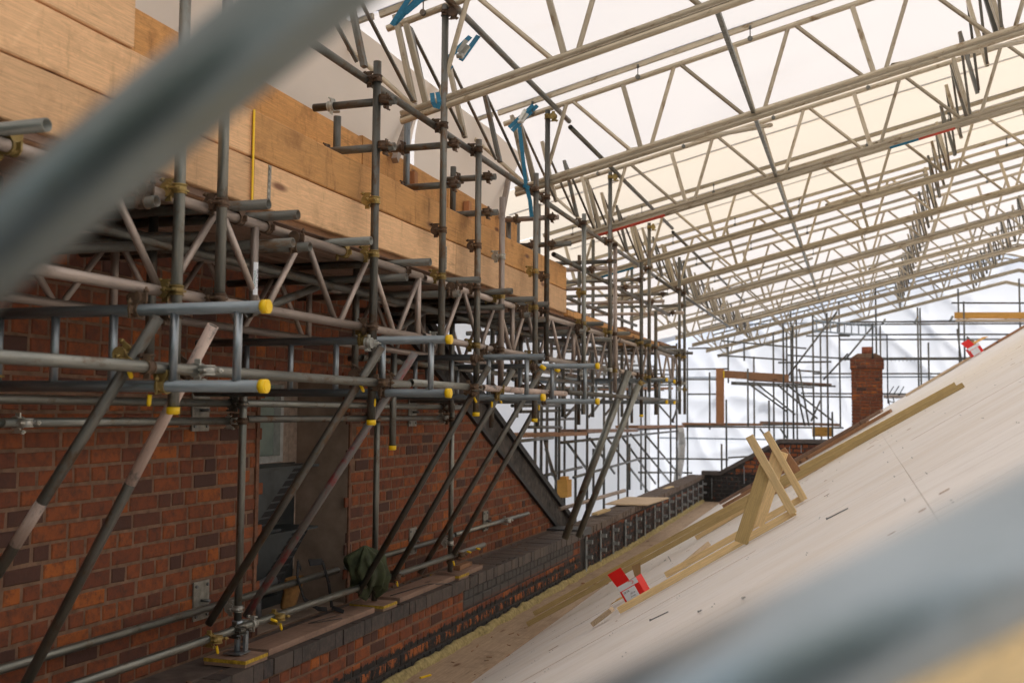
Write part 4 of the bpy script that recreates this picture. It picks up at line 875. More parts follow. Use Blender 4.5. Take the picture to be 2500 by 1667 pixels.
# ------------------------------------------------------------------ temporary roof
TX, BY0, BDY = .2516, 6.65, 2.585
def zl(X): return 2.83+.25*X
def zu(X): return 3.515+.25*X
RX = 3.95  # ridge
beam_names = ['nearest roof beam, crossing the top of the picture', 'second roof beam, the long one meeting the right edge near the top', 'third roof beam with red and blue paint marks', 'fourth roof beam, under the cream sheeting', 'fifth roof beam', 'sixth roof beam', 'seventh roof beam', 'eighth roof beam', 'ninth roof beam', 'tenth roof beam with its ridge in view at the right edge', 'eleventh roof beam, the gable one beside the white end sheet']
mcache = {}
def seg(p, q, r, n, mat, name, kind='tube', w_=0, h_=0, up=(0, 0, 1)):
    key = (name, round((Vector(q)-Vector(p)).length, 3), tuple(round(c, 3) for c in (Vector(q)-Vector(p))), mat)
    return key
def rb(parent, name, p, q, mat, r=.024, n=14, box=None):
    p, q = Vector(p), Vector(q); key = (name, tuple(round(c, 4) for c in (q-p)), mat, r, box)
    rot = (q-p).to_track_quat('Z', 'Y'); mid = (p+q)/2
    if key not in mcache:
        m = MB()
        if box: m.bar(p, q, box[0], box[1], (0, 1, 0))
        else: m.tube(p, q, r, n, hollow=False)
        vs = [rot.inverted() @ (Vector(v)-mid) for v in m.v]; m.v = vs
        me = bpy.data.meshes.new(name); me.from_pydata(vs, [], m.f); me.polygons.foreach_set('use_smooth', m.sm); me.materials.append(M[mat]); mcache[key] = me
    o = bpy.data.objects.new(name, mcache[key]); COL.objects.link(o); o.rotation_mode = 'QUATERNION'; o.rotation_quaternion = rot
    o.parent = parent; o.location = mid-ORG[parent.name]; ORG[o.name] = mid; return o
for bi in range(11):
    Y = BY0+BDY*bi; XL = -3.05 if bi < 2 else (-3.5 if bi == 2 else -4.15)
    t = thing('roof_beam', (XL, Y, zl(XL)), 'aluminium lattice '+beam_names[bi], 'roof beam')
    nm = M['alubeam']
    for sgn in (1, -1):
        def P(X, z): return Vector((X, Y, z)) if sgn == 1 else Vector((2*RX-X, Y, z))
        xe = XL if sgn == 1 else -.5
        off = Vector((.0116, 0, -.047)) if sgn == 1 else Vector((-.0116, 0, -.047))
        rb(t, 'lower_chord', P(xe, zl(xe)+.026), P(RX, zl(RX)+.026), 'alubeam', .0245)
        rb(t, 'lower_chord', P(xe, zl(xe)-.026), P(RX, zl(RX)-.026), 'alubeam', .0245)
        rb(t, 'chord_web', P(xe, zl(xe)), P(RX, zl(RX)), 'alubeam', box=(.012, .04))
        xu = xe-.12
        rb(t, 'upper_chord', P(xu, zu(xu)), P(RX, zu(RX)), 'alubeam', .025)
        rb(t, 'keder_rail', P(xu-.06, zu(xu-.06)+.125), P(RX, zu(RX)+.125), 'alubeam', box=(.05, .028))
        rb(t, 'keder_lip', P(xu-.06, zu(xu-.06)+.146), P(RX, zu(RX)+.146), 'dull', box=(.062, .008))
        k = -3
        x = -2.85
        nodes = [x_ for x_ in [-3.86, -2.86, -1.86, -.86, .14, 1.14, 2.14, 3.14] if x_ >= xe-.02]
        if sgn == -1: nodes = [-.0+.14, 1.14, 2.14, 3.14]
        for xn in nodes:
            rb(t, 'vertical', P(xn-.0, zl(xn)+.04), P(xn-.165, zu(xn-.165)-.01), 'alubeam', box=(.042, .036))
            if xn+.5 < RX+.1: rb(t, 'diagonal', P(xn+.10, zl(xn+.10)+.04), P(xn+.30, zu(xn+.30)-.015), 'alubeam', .0185)
            if xn-.5 > xe-.6: rb(t, 'diagonal', P(xn-.09, zl(xn-.09)+.04), P(xn-.63, zu(xn-.63)-.015), 'alubeam', .0185)
            m = MB(); c = P(xn-.02, zu(xn-.02)); m.tube(c+Vector((0, -.03, .01)), c+Vector((0, -.03, .115)), .005, 6, hollow=False); m.tube(c+Vector((0, -.045, 0)), c+Vector((0, -.02, 0)), .022, 10, hollow=False); m.tube(c+Vector((0, -.03, .085)), c+Vector((0, -.03, .115)), .012, 8, hollow=False)
            if sgn == 1: m.b('rail_hanger', 'dull', t)
        # chord end plate
    if bi == 2:
        for (xa, xb, mm) in ((.62, .98, 'redpaint'), (.33, .62, 'blue')):
            rb(t, 'paint_mark', Vector((xa, Y-.004, zl(xa)-.034)), Vector((xb, Y-.004, zl(xb)-.034)), mm, .0195)
    if bi == 2: rb(t, 'paint_mark', Vector((-2.9, Y, zl(-2.9)-.0275)), Vector((-2.1, Y, zl(-2.1)-.0275)), 'redpaint', .0247)
    if bi == 3: rb(t, 'paint_mark', Vector((-3.6, Y, zl(-3.6)-.0275)), Vector((-3.0, Y, zl(-3.0)-.0275)), 'blue', .0247)
# sheets between the beams
def roofsheet(y0, y1, mat, lb, xl):
    m = MB(); nx, ny = 70, 16; vs = []
    for i in range(nx+1):
        X = xl+(2*RX-2*xl)*i/nx if False else xl+(11.5-xl)*i/nx
        z0 = zu(X)+.150 if X <= RX else zu(2*RX-X)+.150
        for j in range(ny+1):
            v_ = j/ny; vs.append((X, y0+(y1-y0)*v_, z0-.012*math.sin(v_*math.pi)+.012*noise.noise((X*.9, y0+v_*2.2, 0))+.006*noise.noise((X*3, y0+v_*6, 4))))
    m.add(vs, [(i*(ny+1)+j, i*(ny+1)+j+1, (i+1)*(ny+1)+j+1, (i+1)*(ny+1)+j) for i in range(nx) for j in range(ny)], True)
    return tag(m.b('roof_sheet', mat), lb, 'roof sheet')
for bi in range(-5, 10):
    y0, y1 = BY0+BDY*bi+.0005, BY0+BDY*(bi+1)-.0005
    if bi < 0: y0 -= .001
    mt = 'creamsheet' if bi in (2, 3) else 'roofsheet'
    lb = ['white roof sheet overhead, just before the nearest roof beam', 'unseen white roof sheet added behind the camera to dim the rails', 'second unseen white roof sheet added behind the camera to dim the rails', 'third unseen white roof sheet added behind the camera to dim the rails', 'rearmost unseen white roof sheet added behind the camera to dim the rails'][-1-bi] if bi < 0 else ('cream tinted' if bi in (2, 3) else 'white')+f' translucent roof sheet between the {ORD[bi]} and {ORD[bi+1]} roof beams'
    roofsheet(y0, y1, mt, lb, -6.4)  # bays behind the camera are unseen, added to cut light on the rails
# battens behind the cream sheets show as darker lines
for i, (Y) in enumerate((12.9, 14.9, 15.9)):
    m = MB(); m.bar((-4.3, Y, zu(-4.3)+.19), (RX, Y, zu(RX)+.19), .05, .02); tag(m.b('outer_batten', 'boardx'), f'thin batten above the cream roof sheets, seen as a shadow line, {ORD[i]} from the camera', 'batten')
# purlins and bracing frames between beams
BN = ['first', 'second', 'third', 'fourth', 'fifth', 'sixth', 'seventh', 'eighth', 'ninth', 'tenth', 'eleventh']
def purlinrun(X, where, y0i, y1i, frame=True):
    for bi in range(y0i, y1i):
        a, b = BY0+BDY*bi+.02, BY0+BDY*(bi+1)-.02; z = zl(X); zz = zu(X)-.03
        span = f'between the {BN[bi]} and {BN[bi+1]} roof beams' if bi >= 0 else 'just before the first roof beam'
        if not frame:
            m = MB(); m.bar((X, a, z+.03), (X, b, z+.03), .034, .034, Z_); tag(m.b('purlin', 'galv'), f'single thin grey purlin left of centre {span}', 'purlin', 'purlins joining the roof beams'); continue
        t = thing('bracing_frame', (X, a, z), f'lattice bracing frame {where}, {span}', 'bracing frame', 'bracing frames between the roof beams')
        rb(t, 'lower_rail', (X, a, z+.03), (X, b, z+.03), 'dull', box=(.036, .036))
        rb(t, 'upper_rail', (X-.15, a, zz), (X-.15, b, zz), 'dull', box=(.034, .034))
        L = b-a
        for f in (.04, .33, .66, .96): rb(t, 'frame_post', (X, a+L*f, z+.03), (X-.15, a+L*f, zz), 'dull' if f in (.04, .66) else 'alubeam', box=(.034, .05))
        for f in (.05, .34, .67): rb(t, 'frame_diagonal', (X, a+L*(f+.28), z+.03), (X-.15, a+L*f, zz), 'dull', box=(.022, .022))
purlinrun(-.86, '', 0, 9, False)
purlinrun(1.12, 'toward the right', 0, 10)
purlinrun(-2.90, 'along the eaves', -1, 9)
purlinrun(3.1, 'close under the ridge', 3, 10)
# plan braces below the sheets
for i, (b0, x0, x1) in enumerate(((1, -2.0, -.9), (2, -2.6, -1.0), (1, .3, 1.9), (2, .2, 2.2), (3, -.4, 1.0), (5, -3.0, -.9), (6, .2, 1.4))):
    Y = BY0+BDY*b0
    scaff('roof_brace', (x0, Y+.12, zl(x0)+.08), (x1, Y+BDY-.12, zu(x1)-.1), f'sloping brace tube spanning from the {ORD[b0]} roof beam to the next, {"left" if x0 < 0 else "right"} part', 'scaffold tube', 'alubeam')
# eave curtains, rounded at the beam ends
def curtain(y0, y1, lb, zt0, zt1):
    m = MB(); n, k_ = 26, 14; vs = []
    for i in range(n+1):
        u = i/n; Y = y0+(y1-y0)*u
        e = max(0, (u-.86)/.14); cut = 0
        for j in range(k_+1):
            v_ = j/k_; z = zt0+(zt1-zt0)*u; zb = 2.03-.012*(Y-6); zz = z+(zb-z)*v_
            yy = Y+ .42*(v_-.35)*e*e*(-1 if v_ < .35 else -.35)
            vs.append((-3.42-.13*v_-.04*math.sin(v_*3.1)+.03*noise.noise((Y*1.2, v_*2, 0)), yy, zz))
    m.add(vs, [(i*(k_+1)+j, i*(k_+1)+j+1, (i+1)*(k_+1)+j+1, (i+1)*(k_+1)+j) for i in range(n) for j in range(k_)], True)
    return tag(m.b('eave_sheet', 'curtain'), lb, 'sheet')
curtain(2.5, 8.0, 'nearer grey shaded sheet hanging under the eaves above the rear boards', 2.77, 2.77)
curtain(8.02, 10.45, 'farther grey shaded sheet hanging under the eaves, ending beside the second roof beam', 2.77, 2.77)
for i, (Y0, Y1) in enumerate(((7.9, 7.35), (10.4, 9.9))):
    m = MB(); m.bar((-3.5, Y0, 2.55), (-3.42, Y1, 1.95), .05, .05, X_); o = tag(m.b('sheet_edge_pole', 'alu'), ('nearer' if i == 0 else 'farther')+' flat pole along the curved edge of the grey eave sheet', 'pole')
    m = MB(); rr = .32; c0 = Vector((-3.35, Y0-1.0, 2.9)); pts = [c0+Vector((-rr*math.sin(a), .0, rr*math.cos(a)*.4)) for a in [R(x) for x in range(0, 111, 12)]]
    pts = [Vector((-3.28-.34*math.sin(a), BY0+BDY*i, 2.83-.30*(1-math.cos(a)))) for a in [R(x) for x in range(0, 101, 10)]]
    for a, b in zip(pts, pts[1:]): m.bar(a, b, .05, .03, Y_)
    tag(m.b('eave_curve', 'alubeam'), ('nearer' if i == 0 else 'farther')+' curved rail bending down at the end of a roof beam', 'rail')
# blue ratchet straps
def rstrap(pts, lb, buckle=None, w_=.036):
    t = thing('ratchet_strap', pts[0][0], lb, 'strap')
    for run in pts:
        m = MB()
        for a, b in zip(run, run[1:]): m.bar(a, b, w_, .005, -V)
        m.b('webbing', 'blue', t)
    if buckle:
        b = Vector(buckle); m = MB(); m.bar(b, b+Vector((.05, .03, .09)), .045, .022, Y_); m.tube(b+Vector((-.02, 0, .01)), b+Vector((.03, 0, .01)), .018, 10, hollow=False); m.bar(b+Vector((.0, -.02, .03)), b+Vector((.05, .0, .12)), .03, .01, Y_); m.b('ratchet', 'white_zinc', t)
A = lambda x, y, Y: onY(x, y, Y)
rstrap([[A(957, 62, 6.4), A(1000, -5, 6.45)], [A(962, 60, 6.42), A(1022, -4, 6.45)], [A(990, 32, 6.42), A(1035, -6, 6.45)]], 'bundle of bright blue straps at the top, tied to the eave sheet')
rstrap([[A(1087, 150, 6.9), A(1148, 90, 7.2)], [A(1125, 148, 6.95), A(1168, 88, 7.25)], [A(1088, 175, 6.9), A(1102, 160, 6.95)]], 'blue ratchet strap with a silver buckle hooked over the high tube', A(1122, 140, 6.92))
rstrap([[A(1055, 228, 6.5), A(1057, 250, 6.45), A(1064, 262, 6.45)], [A(1068, 226, 6.5), A(1073, 250, 6.45), A(1068, 266, 6.45)]], 'faded blue strap wrapped round the left end of the nearest roof beam', None, .03)
rstrap([[A(1243, 312, 9.0), A(1302, 257, 9.2)], [A(1250, 320, 9.0), A(1312, 258, 9.25)], [A(1268, 310, 9.0), A(1276, 380, 8.95), A(1284, 450, 8.9)]], 'blue ratchet strap at the left end of the second roof beam, its line running down', A(1270, 300, 9.0))
rstrap([[A(1278, 452, 8.6), A(1292, 460, 8.6)], [A(1287, 462, 8.6), A(1294, 490, 8.6), A(1298, 530, 8.6)]], 'blue strap end knotted round the eave tube and hanging down', None, .035)

# ------------------------------------------------------------------ white wall sheets
def wallsheet(pts, lb, nrm, amp=.05, nu=60, nv=36, name='wall_sheet', mat='wallsheet'):
    a, b, c, d = [Vector(p) for p in pts]; m = MB(); vs = []; nrm = Vector(nrm)
    for i in range(nu+1):
        for j in range(nv+1):
            u, v_ = i/nu, j/nv; p = (a.lerp(b, u)).lerp(d.lerp(c, u), v_)
            q_ = p.x+p.y; f = noise.noise(p*.4)*.35
            for k_, (ca, sa_, kk) in enumerate(((1, .25, 2.3), (.7, -.7, 2.9), (.75, .65, 2.6), (.1, 1, 1.9))):
                w_ = max(0, noise.noise(Vector((q_*.22, p.z*.3, 5+k_*7)))+.12)*1.8
                f -= w_*.5*(1-abs(math.sin((q_*ca+p.z*sa_)*kk+1.6*noise.noise(Vector((q_*.35, p.z*.35, k_))))))**3
            vs.append(p+nrm*amp*f)
    m.add(vs, [(i*(nv+1)+j, i*(nv+1)+j+1, (i+1)*(nv+1)+j+1, (i+1)*(nv+1)+j) for i in range(nu) for j in range(nv)], True)
    return tag(m.b(name, mat), lb, 'sheet')
wallsheet([(-6.7, 32.8, -8), (14, 32.8, -8), (14, 32.8, 5.2), (-6.7, 32.8, 5.2)], 'big creased white plastic sheet closing the far end behind the scaffold', (0, -1, 0), .22, 280, 150)
ws = bpy.data.objects['wall_sheet']
for z in (-2.6, -.75, 1.1, 2.7):
    m = MB(); m.box((-5.9, 32.2, z), (13.5, 32.205, z+.045)); m.b('sheet_seam', 'seam', ws)
wallsheet([(-6.3, -4, -8), (-6.3, 32.9, -8), (-6.3, 32.9, 2.1), (-6.3, -4, 2.1)], 'long white plastic sheet on the left side beyond the brick gable', (1, 0, 0), .14, 110, 40, mat='sidesheet')
wallsheet([(11.6, -8.2, -8), (-7, -8.2, -8), (-7, -8.2, 5), (11.6, -8.2, 5)], 'added unseen dark green netting closing the scaffold behind the camera', (0, 1, 0), .15, 24, 14, name='rear_blocker', mat='blocker')  # unseen, added so the steel and near rails reflect dark green
wallsheet([(11.6, 32.8, -8), (11.6, -8.2, -8), (11.6, -8.2, 2.5), (11.6, 32.8, 2.5)], 'unseen white sheet added along the right-hand side to give neutral light', (-1, 0, 0), .15, 30, 14, mat='wallsheet')  # unseen, added to throw neutral white light onto the tubes

# ------------------------------------------------------------------ far scaffold
def vpost(x, yt, yb, Y, lb, mt='dull', group=None):
    a, b = onY(x, yb, Y), onY(x, yt, Y); return scaff('scaffold_upright', (a.x, Y, a.z), (a.x, Y, b.z), lb, 'scaffold tube', mt, group=group)
def hrail(x0, y0, x1, y1, Y, lb, mt='dull', r=TR): 
    return scaff('scaffold_rail', onY(x0, y0, Y), onY(x1, y1, Y), lb, 'scaffold tube', mt, r=r)
P1 = [(1652.6, 838, 1215, 27), (1679, 855, 1210, 30), (1778, 815, 905, 30), (1842.5, 870, 1140, 30), (1890.6, 812, 1130, 29), (1914.6, 787, 1070, 28), (1923, 805, 1075, 30), (1932, 760, 900, 31), (1937.8, 795, 1072, 28), (1947, 780, 1072, 31), (1987.7, 770, 1072, 28), (2006, 810, 1070, 30), (2022.8, 764, 1075, 28), (2033, 1005, 1070, 28)]
for i, (x, a, b, Y) in enumerate(P1): vpost(x, a, b+30, Y, f'far scaffold upright left of the chimney, {ORD[i]} from the left')
P2 = [(2052, 735, 845, 31), (2143, 700, 875, 31), (2153, 795, 875, 32), (2244, 750, 955, 31), (2250, 752, 955, 32), (2269, 836, 945, 30), (2343, 705, 880, 31), (2356, 736, 875, 30), (2492, 680, 825, 31)]
for i, (x, a, b, Y) in enumerate(P2): vpost(x, a, b+(25 if i > 2 else 200), Y, f'far scaffold upright right of or behind the chimney, {ORD[i]} from the left')
P3 = [(1733, 909, 1048, 29, 'capless short upright left of the upright brown board'), (1826.5, 900, 1040, 28.5, 'brown stained upright standing under the brown board'), (1817, 827, 881, 30, 'short upright crossing the two sloping rails'), (1774, 975, 1150, 27.5, 'thick dark upright right of the upright brown board'), (1878, 977, 1060, 28, 'thin spike of tube behind the timber trestle'), (1762, 1083, 1150, 27, 'low spike of tube over the corner of the parapet')]
for x, a, b, Y, lb in P3: vpost(x, a, b, Y, lb)
H = [(1762, 831.7, 1969, 850.7, 29.5), (1751, 867, 1923, 878.5, 29.5), (1923, 867, 2075, 876, 31), (1680, 850.7, 1778, 849, 30), (1640, 902, 1778, 900, 30), (1640, 926, 1750, 926, 30), (1680, 962, 1750, 962, 30), (1968, 820, 2075, 820, 31), (1900, 885, 2030, 883, 28), (1945, 904, 2006, 908, 29), (1983, 912, 2085, 912, 31), (1785, 933, 2040, 943, 29), (1785, 937, 1985, 946, 30),
     (1640, 1119, 1778, 1121, 29.5), (1640, 1153, 1690, 1154, 30), (1778, 1117, 1840, 1113, 29), (1955, 960, 2083, 961, 31), (1955, 967, 2083, 969, 31), (1668, 1041, 2060, 1044, 28.6), (1668, 1038, 2035, 1036, 30)]
H.sort(key=lambda h_: h_[1]+h_[3])
for i, h_ in enumerate(H): hrail(*h_, f'far scaffold rail left of the chimney, {ORD[i]} counted downwards')
H2 = [(2323, 739.5, 2510, 740, 30.5), (2075, 786, 2510, 785, 31), (2080, 792, 2510, 790, 32), (2050, 817, 2510, 816, 31), (2050, 829, 2510, 828, 32), (2050, 876, 2510, 875, 31), (2050, 912, 2330, 912, 32), (2155, 961, 2240, 962, 31)]
for i, h_ in enumerate(H2): hrail(*h_, f'far horizontal rail before the white end sheet, right of the chimney, {ORD[i]} from the top', 'dull', TR if i != 5 else .04)
hrail(2157, 968, 2225, 968, 31.5, 'thick pale horizontal pipe beside the chimney', 'alu', .05)
D = [(1827, 936, 1921, 1004, 28.5), (1849, 938, 1942, 1012, 29.5), (1899, 940, 1996, 1022, 28.5), (1923, 941, 2030, 1025, 29.5), (2043, 762, 1925, 916, 27.5), (2070, 863, 2010, 927, 29), (2130, 798, 2062, 880, 29), (2003, 977, 1980, 1028, 28.5), (1663, 975, 1640, 1030, 28), (2360, 822, 2408, 863, 30), (2337, 803, 2347, 885, 30), (1942, 940, 1965, 1040, 28.8), (1951, 900, 1975, 1040, 28.8), (1855, 1046, 1888, 1090, 28.5), (1905, 1046, 1925, 1075, 28.5)]
D.sort(key=lambda h_: h_[0]+h_[2])
for i, h_ in enumerate(D): hrail(*h_, f'far slanting brace tube in front of the white end sheet, {ORD[i]} from the left')
def bslab(x0, y0, x1, y1, Y, h, d, mat, lb, name='far_board'):
    a, b = onY(x0, y0, Y), onY(x1, y1, Y); m = MB(); m.bar(a, b, d, h, Z_); return tag(m.b(name, mat), lb, 'board')
bslab(1766, 913, 1926, 923, 28.6, .20, .04, 'boardx', 'brown toe board of the far platform, level one')
m = MB(); a, b = onY(1758, 900, 28.4), onY(1758, 1032, 28.4); m.bar(b, a, .04, .215, X_); tag(m.b('upright_board', 'boardz'), 'upright reddish brown board hanging on the far scaffold', 'board')
bslab(1830, 927, 2030, 939, 29.2, .05, .5, 'boardgrey', 'thin grey walkway boards of the upper far platform')
bslab(1668, 1034, 1860, 1036, 28.9, .06, .5, 'boardx', 'brown walkway boards of the lower far platform, left half')
bslab(1857, 1031, 2050, 1037, 29.2, .07, .5, 'boardgrey', 'grey walkway boards of the lower far platform, right half')
bslab(2330, 770, 2510, 770, 30.2, .17, .04, 'orangex', 'bright orange beam on the far scaffold at the right edge')
bslab(2333, 782, 2510, 783, 30.1, .05, .25, 'plyoff', 'pale walkway board below the bright orange beam')
bslab(1983, 1054, 2034, 1054, 28.3, .24, .03, 'orangex', 'ochre yellow panel hanging low on the far scaffold')
m = MB(); m.bar(onY(1767, 905, 28.3), onY(1767, 922, 28.3), .03, .03); tag(m.b('yellow_tape', 'yellow'), 'yellow tape at the corner of the far brown boards', 'tape')
for i, (x, y) in enumerate(((2157, 782), (2236, 779), (2322, 775), (2360, 777), (2455, 775))):
    a, b = onY(x-3, y+10, 30.8), onY(x+4, y-3, 30.8); scaff('tube_stub', a, b, f'short tube stub with a yellow end on the far top rail, {ORD[i]} from the left', 'scaffold tube', 'galv', (1,), r=.03)
# far scaffold ladder
t = thing('ladder_beam', onY(2000, 810, 29), 'long thin ladder beam lying level left of the chimney', 'ladder beam')
a0, a1, b0, b1 = onY(1985, 800, 29), onY(2140, 790, 29), onY(1985, 812, 29), onY(2140, 818, 29)
a0, a1 = onY(1985, 782, 29), onY(2140, 797, 29); b0, b1 = onY(1985, 808, 29), onY(2140, 820, 29)
tubeobj('chord', a0, a1, 'newgalv', t); tubeobj('chord', b0, b1, 'newgalv', t)
for i in range(9): rb(t, 'rung', a0.lerp(a1, (i+.5)/9), b0.lerp(b1, (i+.5)/9), 'newgalv', .018)
# scaffold outside the parapet seen past the gable
S1 = [(1307, 1020, 1240, -4.6), (1322, 985, 1200, -4.7), (1336, 985, 1200, -4.9), (1358, 985, 1180, -4.9), (1366, 890, 1230, -4.6), (1379, 940, 1200, -5.4), (1406, 930, 1240, -4.7), (1434, 930, 1230, -4.7), (1449, 1095, 1180, -4.7), (1475, 900, 1210, -4.7), (1510, 920, 1180, -5.4), (1532, 930, 1175, -4.7), (1537, 1083, 1150, -4.7), (1565, 990, 1150, -5.4), (1576, 905, 1190, -4.7), (1607, 920, 1190, -4.7), (1637, 900, 1175, -4.7)]
for i, (x, a, b, X) in enumerate(S1):
    q, p = onX(x, a, X), onX(x, b+45, X); q2 = Vector((X, q.y, q.z)); scaff('scaffold_upright', (X, q.y, p.z), q2, f'upright of the scaffold outside the parapet, {ORD[i]} from the brick gable', 'scaffold tube', 'dull')
def xr(x0, y0, x1, y1, X, lb, mt='dull', r=TR): return scaff('scaffold_rail', onX(x0, y0, X), onX(x1, y1, X), lb, 'scaffold tube', mt, r=r)
Q = [(1250, 955, 1660, 938, -4.65), (1250, 990, 1370, 990, -4.6), (1290, 1042, 1370, 1043, -4.6), (1250, 1078, 1350, 1068, -4.5), (1370, 1080, 1655, 1052, -4.65), (1330, 1060, 1655, 1044, -5.0), (1330, 1160, 1420, 1140, -4.7), (1400, 1165, 1560, 1120, -4.7), (1560, 1153, 1655, 1153, -4.9), (1560, 1118, 1655, 1120, -5.0), (1240, 905, 1640, 903, -4.65), (1370, 950, 1620, 952, -5.2), (1390, 926, 1600, 940, -4.3), (1240, 893, 1560, 920, -4.1)]
Q += [(1250, 925, 1420, 922, -4.4), (1270, 1005, 1420, 1000, -4.9), (1420, 900, 1640, 915, -4.9), (1380, 880, 1600, 895, -4.5), (1300, 1025, 1400, 1022, -5.1)]
Q.sort(key=lambda h_: h_[1]+h_[3])
for i, h_ in enumerate(Q): xr(*h_, f'rail of the scaffold outside the parapet, {ORD[i]} from the top')
G = [(1383, 1078, 1440, 1155, -4.8), (1440, 1070, 1500, 1155, -4.8), (1483, 1070, 1590, 1210, -4.8), (1518, 1065, 1600, 1180, -4.8), (1540, 1060, 1655, 1200, -4.8), (1575, 1060, 1660, 1160, -4.8), (1330, 1075, 1350, 1160, -4.6), (1333, 1095, 1372, 1220, -4.5), (1380, 1018, 1420, 975, -4.8), (1438, 1017, 1475, 970, -4.8), (1478, 1012, 1520, 960, -4.8), (1610, 990, 1645, 1030, -4.9), (1660, 970, 1642, 1030, -4.9)]
G.sort(key=lambda h_: h_[0]+h_[2])
for i, h_ in enumerate(G): xr(*h_, f'slanting brace of the scaffold outside the parapet, {ORD[i]} from the left')
for i, (x0, y0, x1, y1, X, mt) in enumerate(((1245, 1062, 1400, 1058, -4.8, 'boarddark'), (1400, 1052, 1530, 1050, -4.8, 'boardgrey'), (1530, 1042, 1655, 1040, -4.8, 'boarddark'), (1350, 948, 1620, 948, -4.9, 'boarddark'))):
    m = MB(); m.bar(onX(x0, y0, X), onX(x1, y1, X), .5, .06, Z_); tag(m.b('far_walkway', mt), f'narrow walkway board of the scaffold outside the parapet, {ORD[i]} from the gable', 'board')
a = onX(1378, 1190, -4.3); m = MB(); m.box((a.x-.08, a.y-.13, a.z-.14), (a.x+.08, a.y+.13, a.z+.12)); m.box((a.x-.05, a.y-.08, a.z+.12), (a.x+.05, a.y+.08, a.z+.17)); tag(m.b('site_lamp', 'orangex'), 'small yellow box lamp hung on the scaffold beyond the black verge', 'lamp')
m = MB(); pts = [onX(1660, 1048, -4.9), onX(1665, 1080, -4.9), onX(1662, 1120, -4.9), onX(1655, 1160, -4.9), onX(1650, 1200, -4.9)]; m.poly(pts, .11, 14); tag(m.b('rubble_chute', 'duct'), 'bent white flexible pipe hanging down in front of the sheeting', 'pipe')
# extra uprights and horizontals standing on the trusses far along
for i in range(3):
    Y = 15.6+i*.8; scaff('far_cross_tube', (-4.6, Y, 1.0), (-2.6, Y, 1.0), f'distant cross tube on the far trusses, {ORD[i]} past the fourth roof beam', 'scaffold tube', 'dull')

for i in range(9):
    Y = 9.9+i*.88; scaff('inner_upright', (-3.5-.03*(i % 3), Y, -.15+.1*(i % 2)), (-3.5-.03*(i % 3), Y, 1.75+.35*(i % 3)), f'inner upright on the wall side past the boarded face, {ORD[i]} from the camera', 'scaffold tube', 'dull', (), [((-3.5, Y, 1.0), Z_, Y_, 'rust', .05, (-1, 0, 0))])
for i in range(8):
    Y = 10.9+i*.85; scaff('upper_cross_tube', (-4.3, Y, 1.55+.2*(i % 2)), (-2.55-.1*(i % 2), Y, 1.55+.2*(i % 2)), f'upper cross tube past the boarded face, {ORD[i]} from the camera', 'scaffold tube', 'dull' if i % 2 else 'alu', (), [((-2.72, Y, 1.55+.2*(i % 2)), X_, Z_, 'rust', .05, (0, -1, 0))])
for i, (X, z, y0, y1) in enumerate(((-2.78, 1.52, 9.6, 16), (-3.5, 1.45, 9.6, 17), (-3.55, 1.0, 10, 17), (-2.78, .96, 13.5, 17.3), (-4.1, .5, 14.5, 20), (-4.2, 1.0, 14.5, 20), (-4.3, 1.6, 12.5, 19))):
    scaff('lift_rail', (X, y0, z), (X, y1, z), f'lengthwise rail of the scaffold past the boarded face, {ORD[i]} of several', 'scaffold tube', 'dull')
for i in range(5):
    Y = 10.9+i*1.25; m = MB(); m.box((-3.7, Y, 1.05+.02*(i % 3)), (-2.9-.2*(i % 2), Y+1.2, 1.09+.02*(i % 3))); tag(m.b('loose_board', 'boarddark' if i % 3 else 'board'), f'short board lying on the far trusses, {ORD[i]} past the boarded face', 'board')

# chimney
ch = thing('chimney', (.17, 27.5, -1.5), 'weathered orange brick chimney stack with corbelled top and terracotta pot', 'chimney')
cx0, cx1, cy = -.21, .53, 27.0
a, b = onY(2080, 1035, cy), onY(2155, 872, cy); cx0, cx1 = a.x, b.x; ztop = b.z
m = MB(); m.box((cx0+.012, cy+.012, -3), (cx1-.012, cy+.7, ztop)); m.b('core', 'mortar', ch)
m = MB(); bricks(m, cx0, cx1, -2.2, ztop, cy, seed=31, nx=-1, axis='X', h=.078, L=.23)
bricks(m, cy, cy+.7, -2.2, ztop, cx0, seed=32, nx=-1, h=.078, L=.23); bricks(m, cx0-.035, cx1+.035, ztop-.27, ztop-.04, cy-.035, seed=33, nx=-1, axis='X', h=.078, L=.23)
m.b('brick_face', 'brick', ch)
m = MB(); m.box((cx0-.03, cy-.028, ztop-.27), (cx1+.03, cy+.73, ztop-.045)); m.prism([(cx0, ztop), (cx1, ztop), (cx1-.15, ztop+.10), (cx0+.15, ztop+.10)], 1, cy+.03, cy+.68); fl = m.b('flaunching', 'mortar', ch)
m = MB(); c = (cx0+cx1)/2; m.tube((c+.02, cy+.3, ztop+.08), (c+.02, cy+.3, ztop+.27), .14, 20, .02); m.b('chimney_pot', 'earthen', fl)
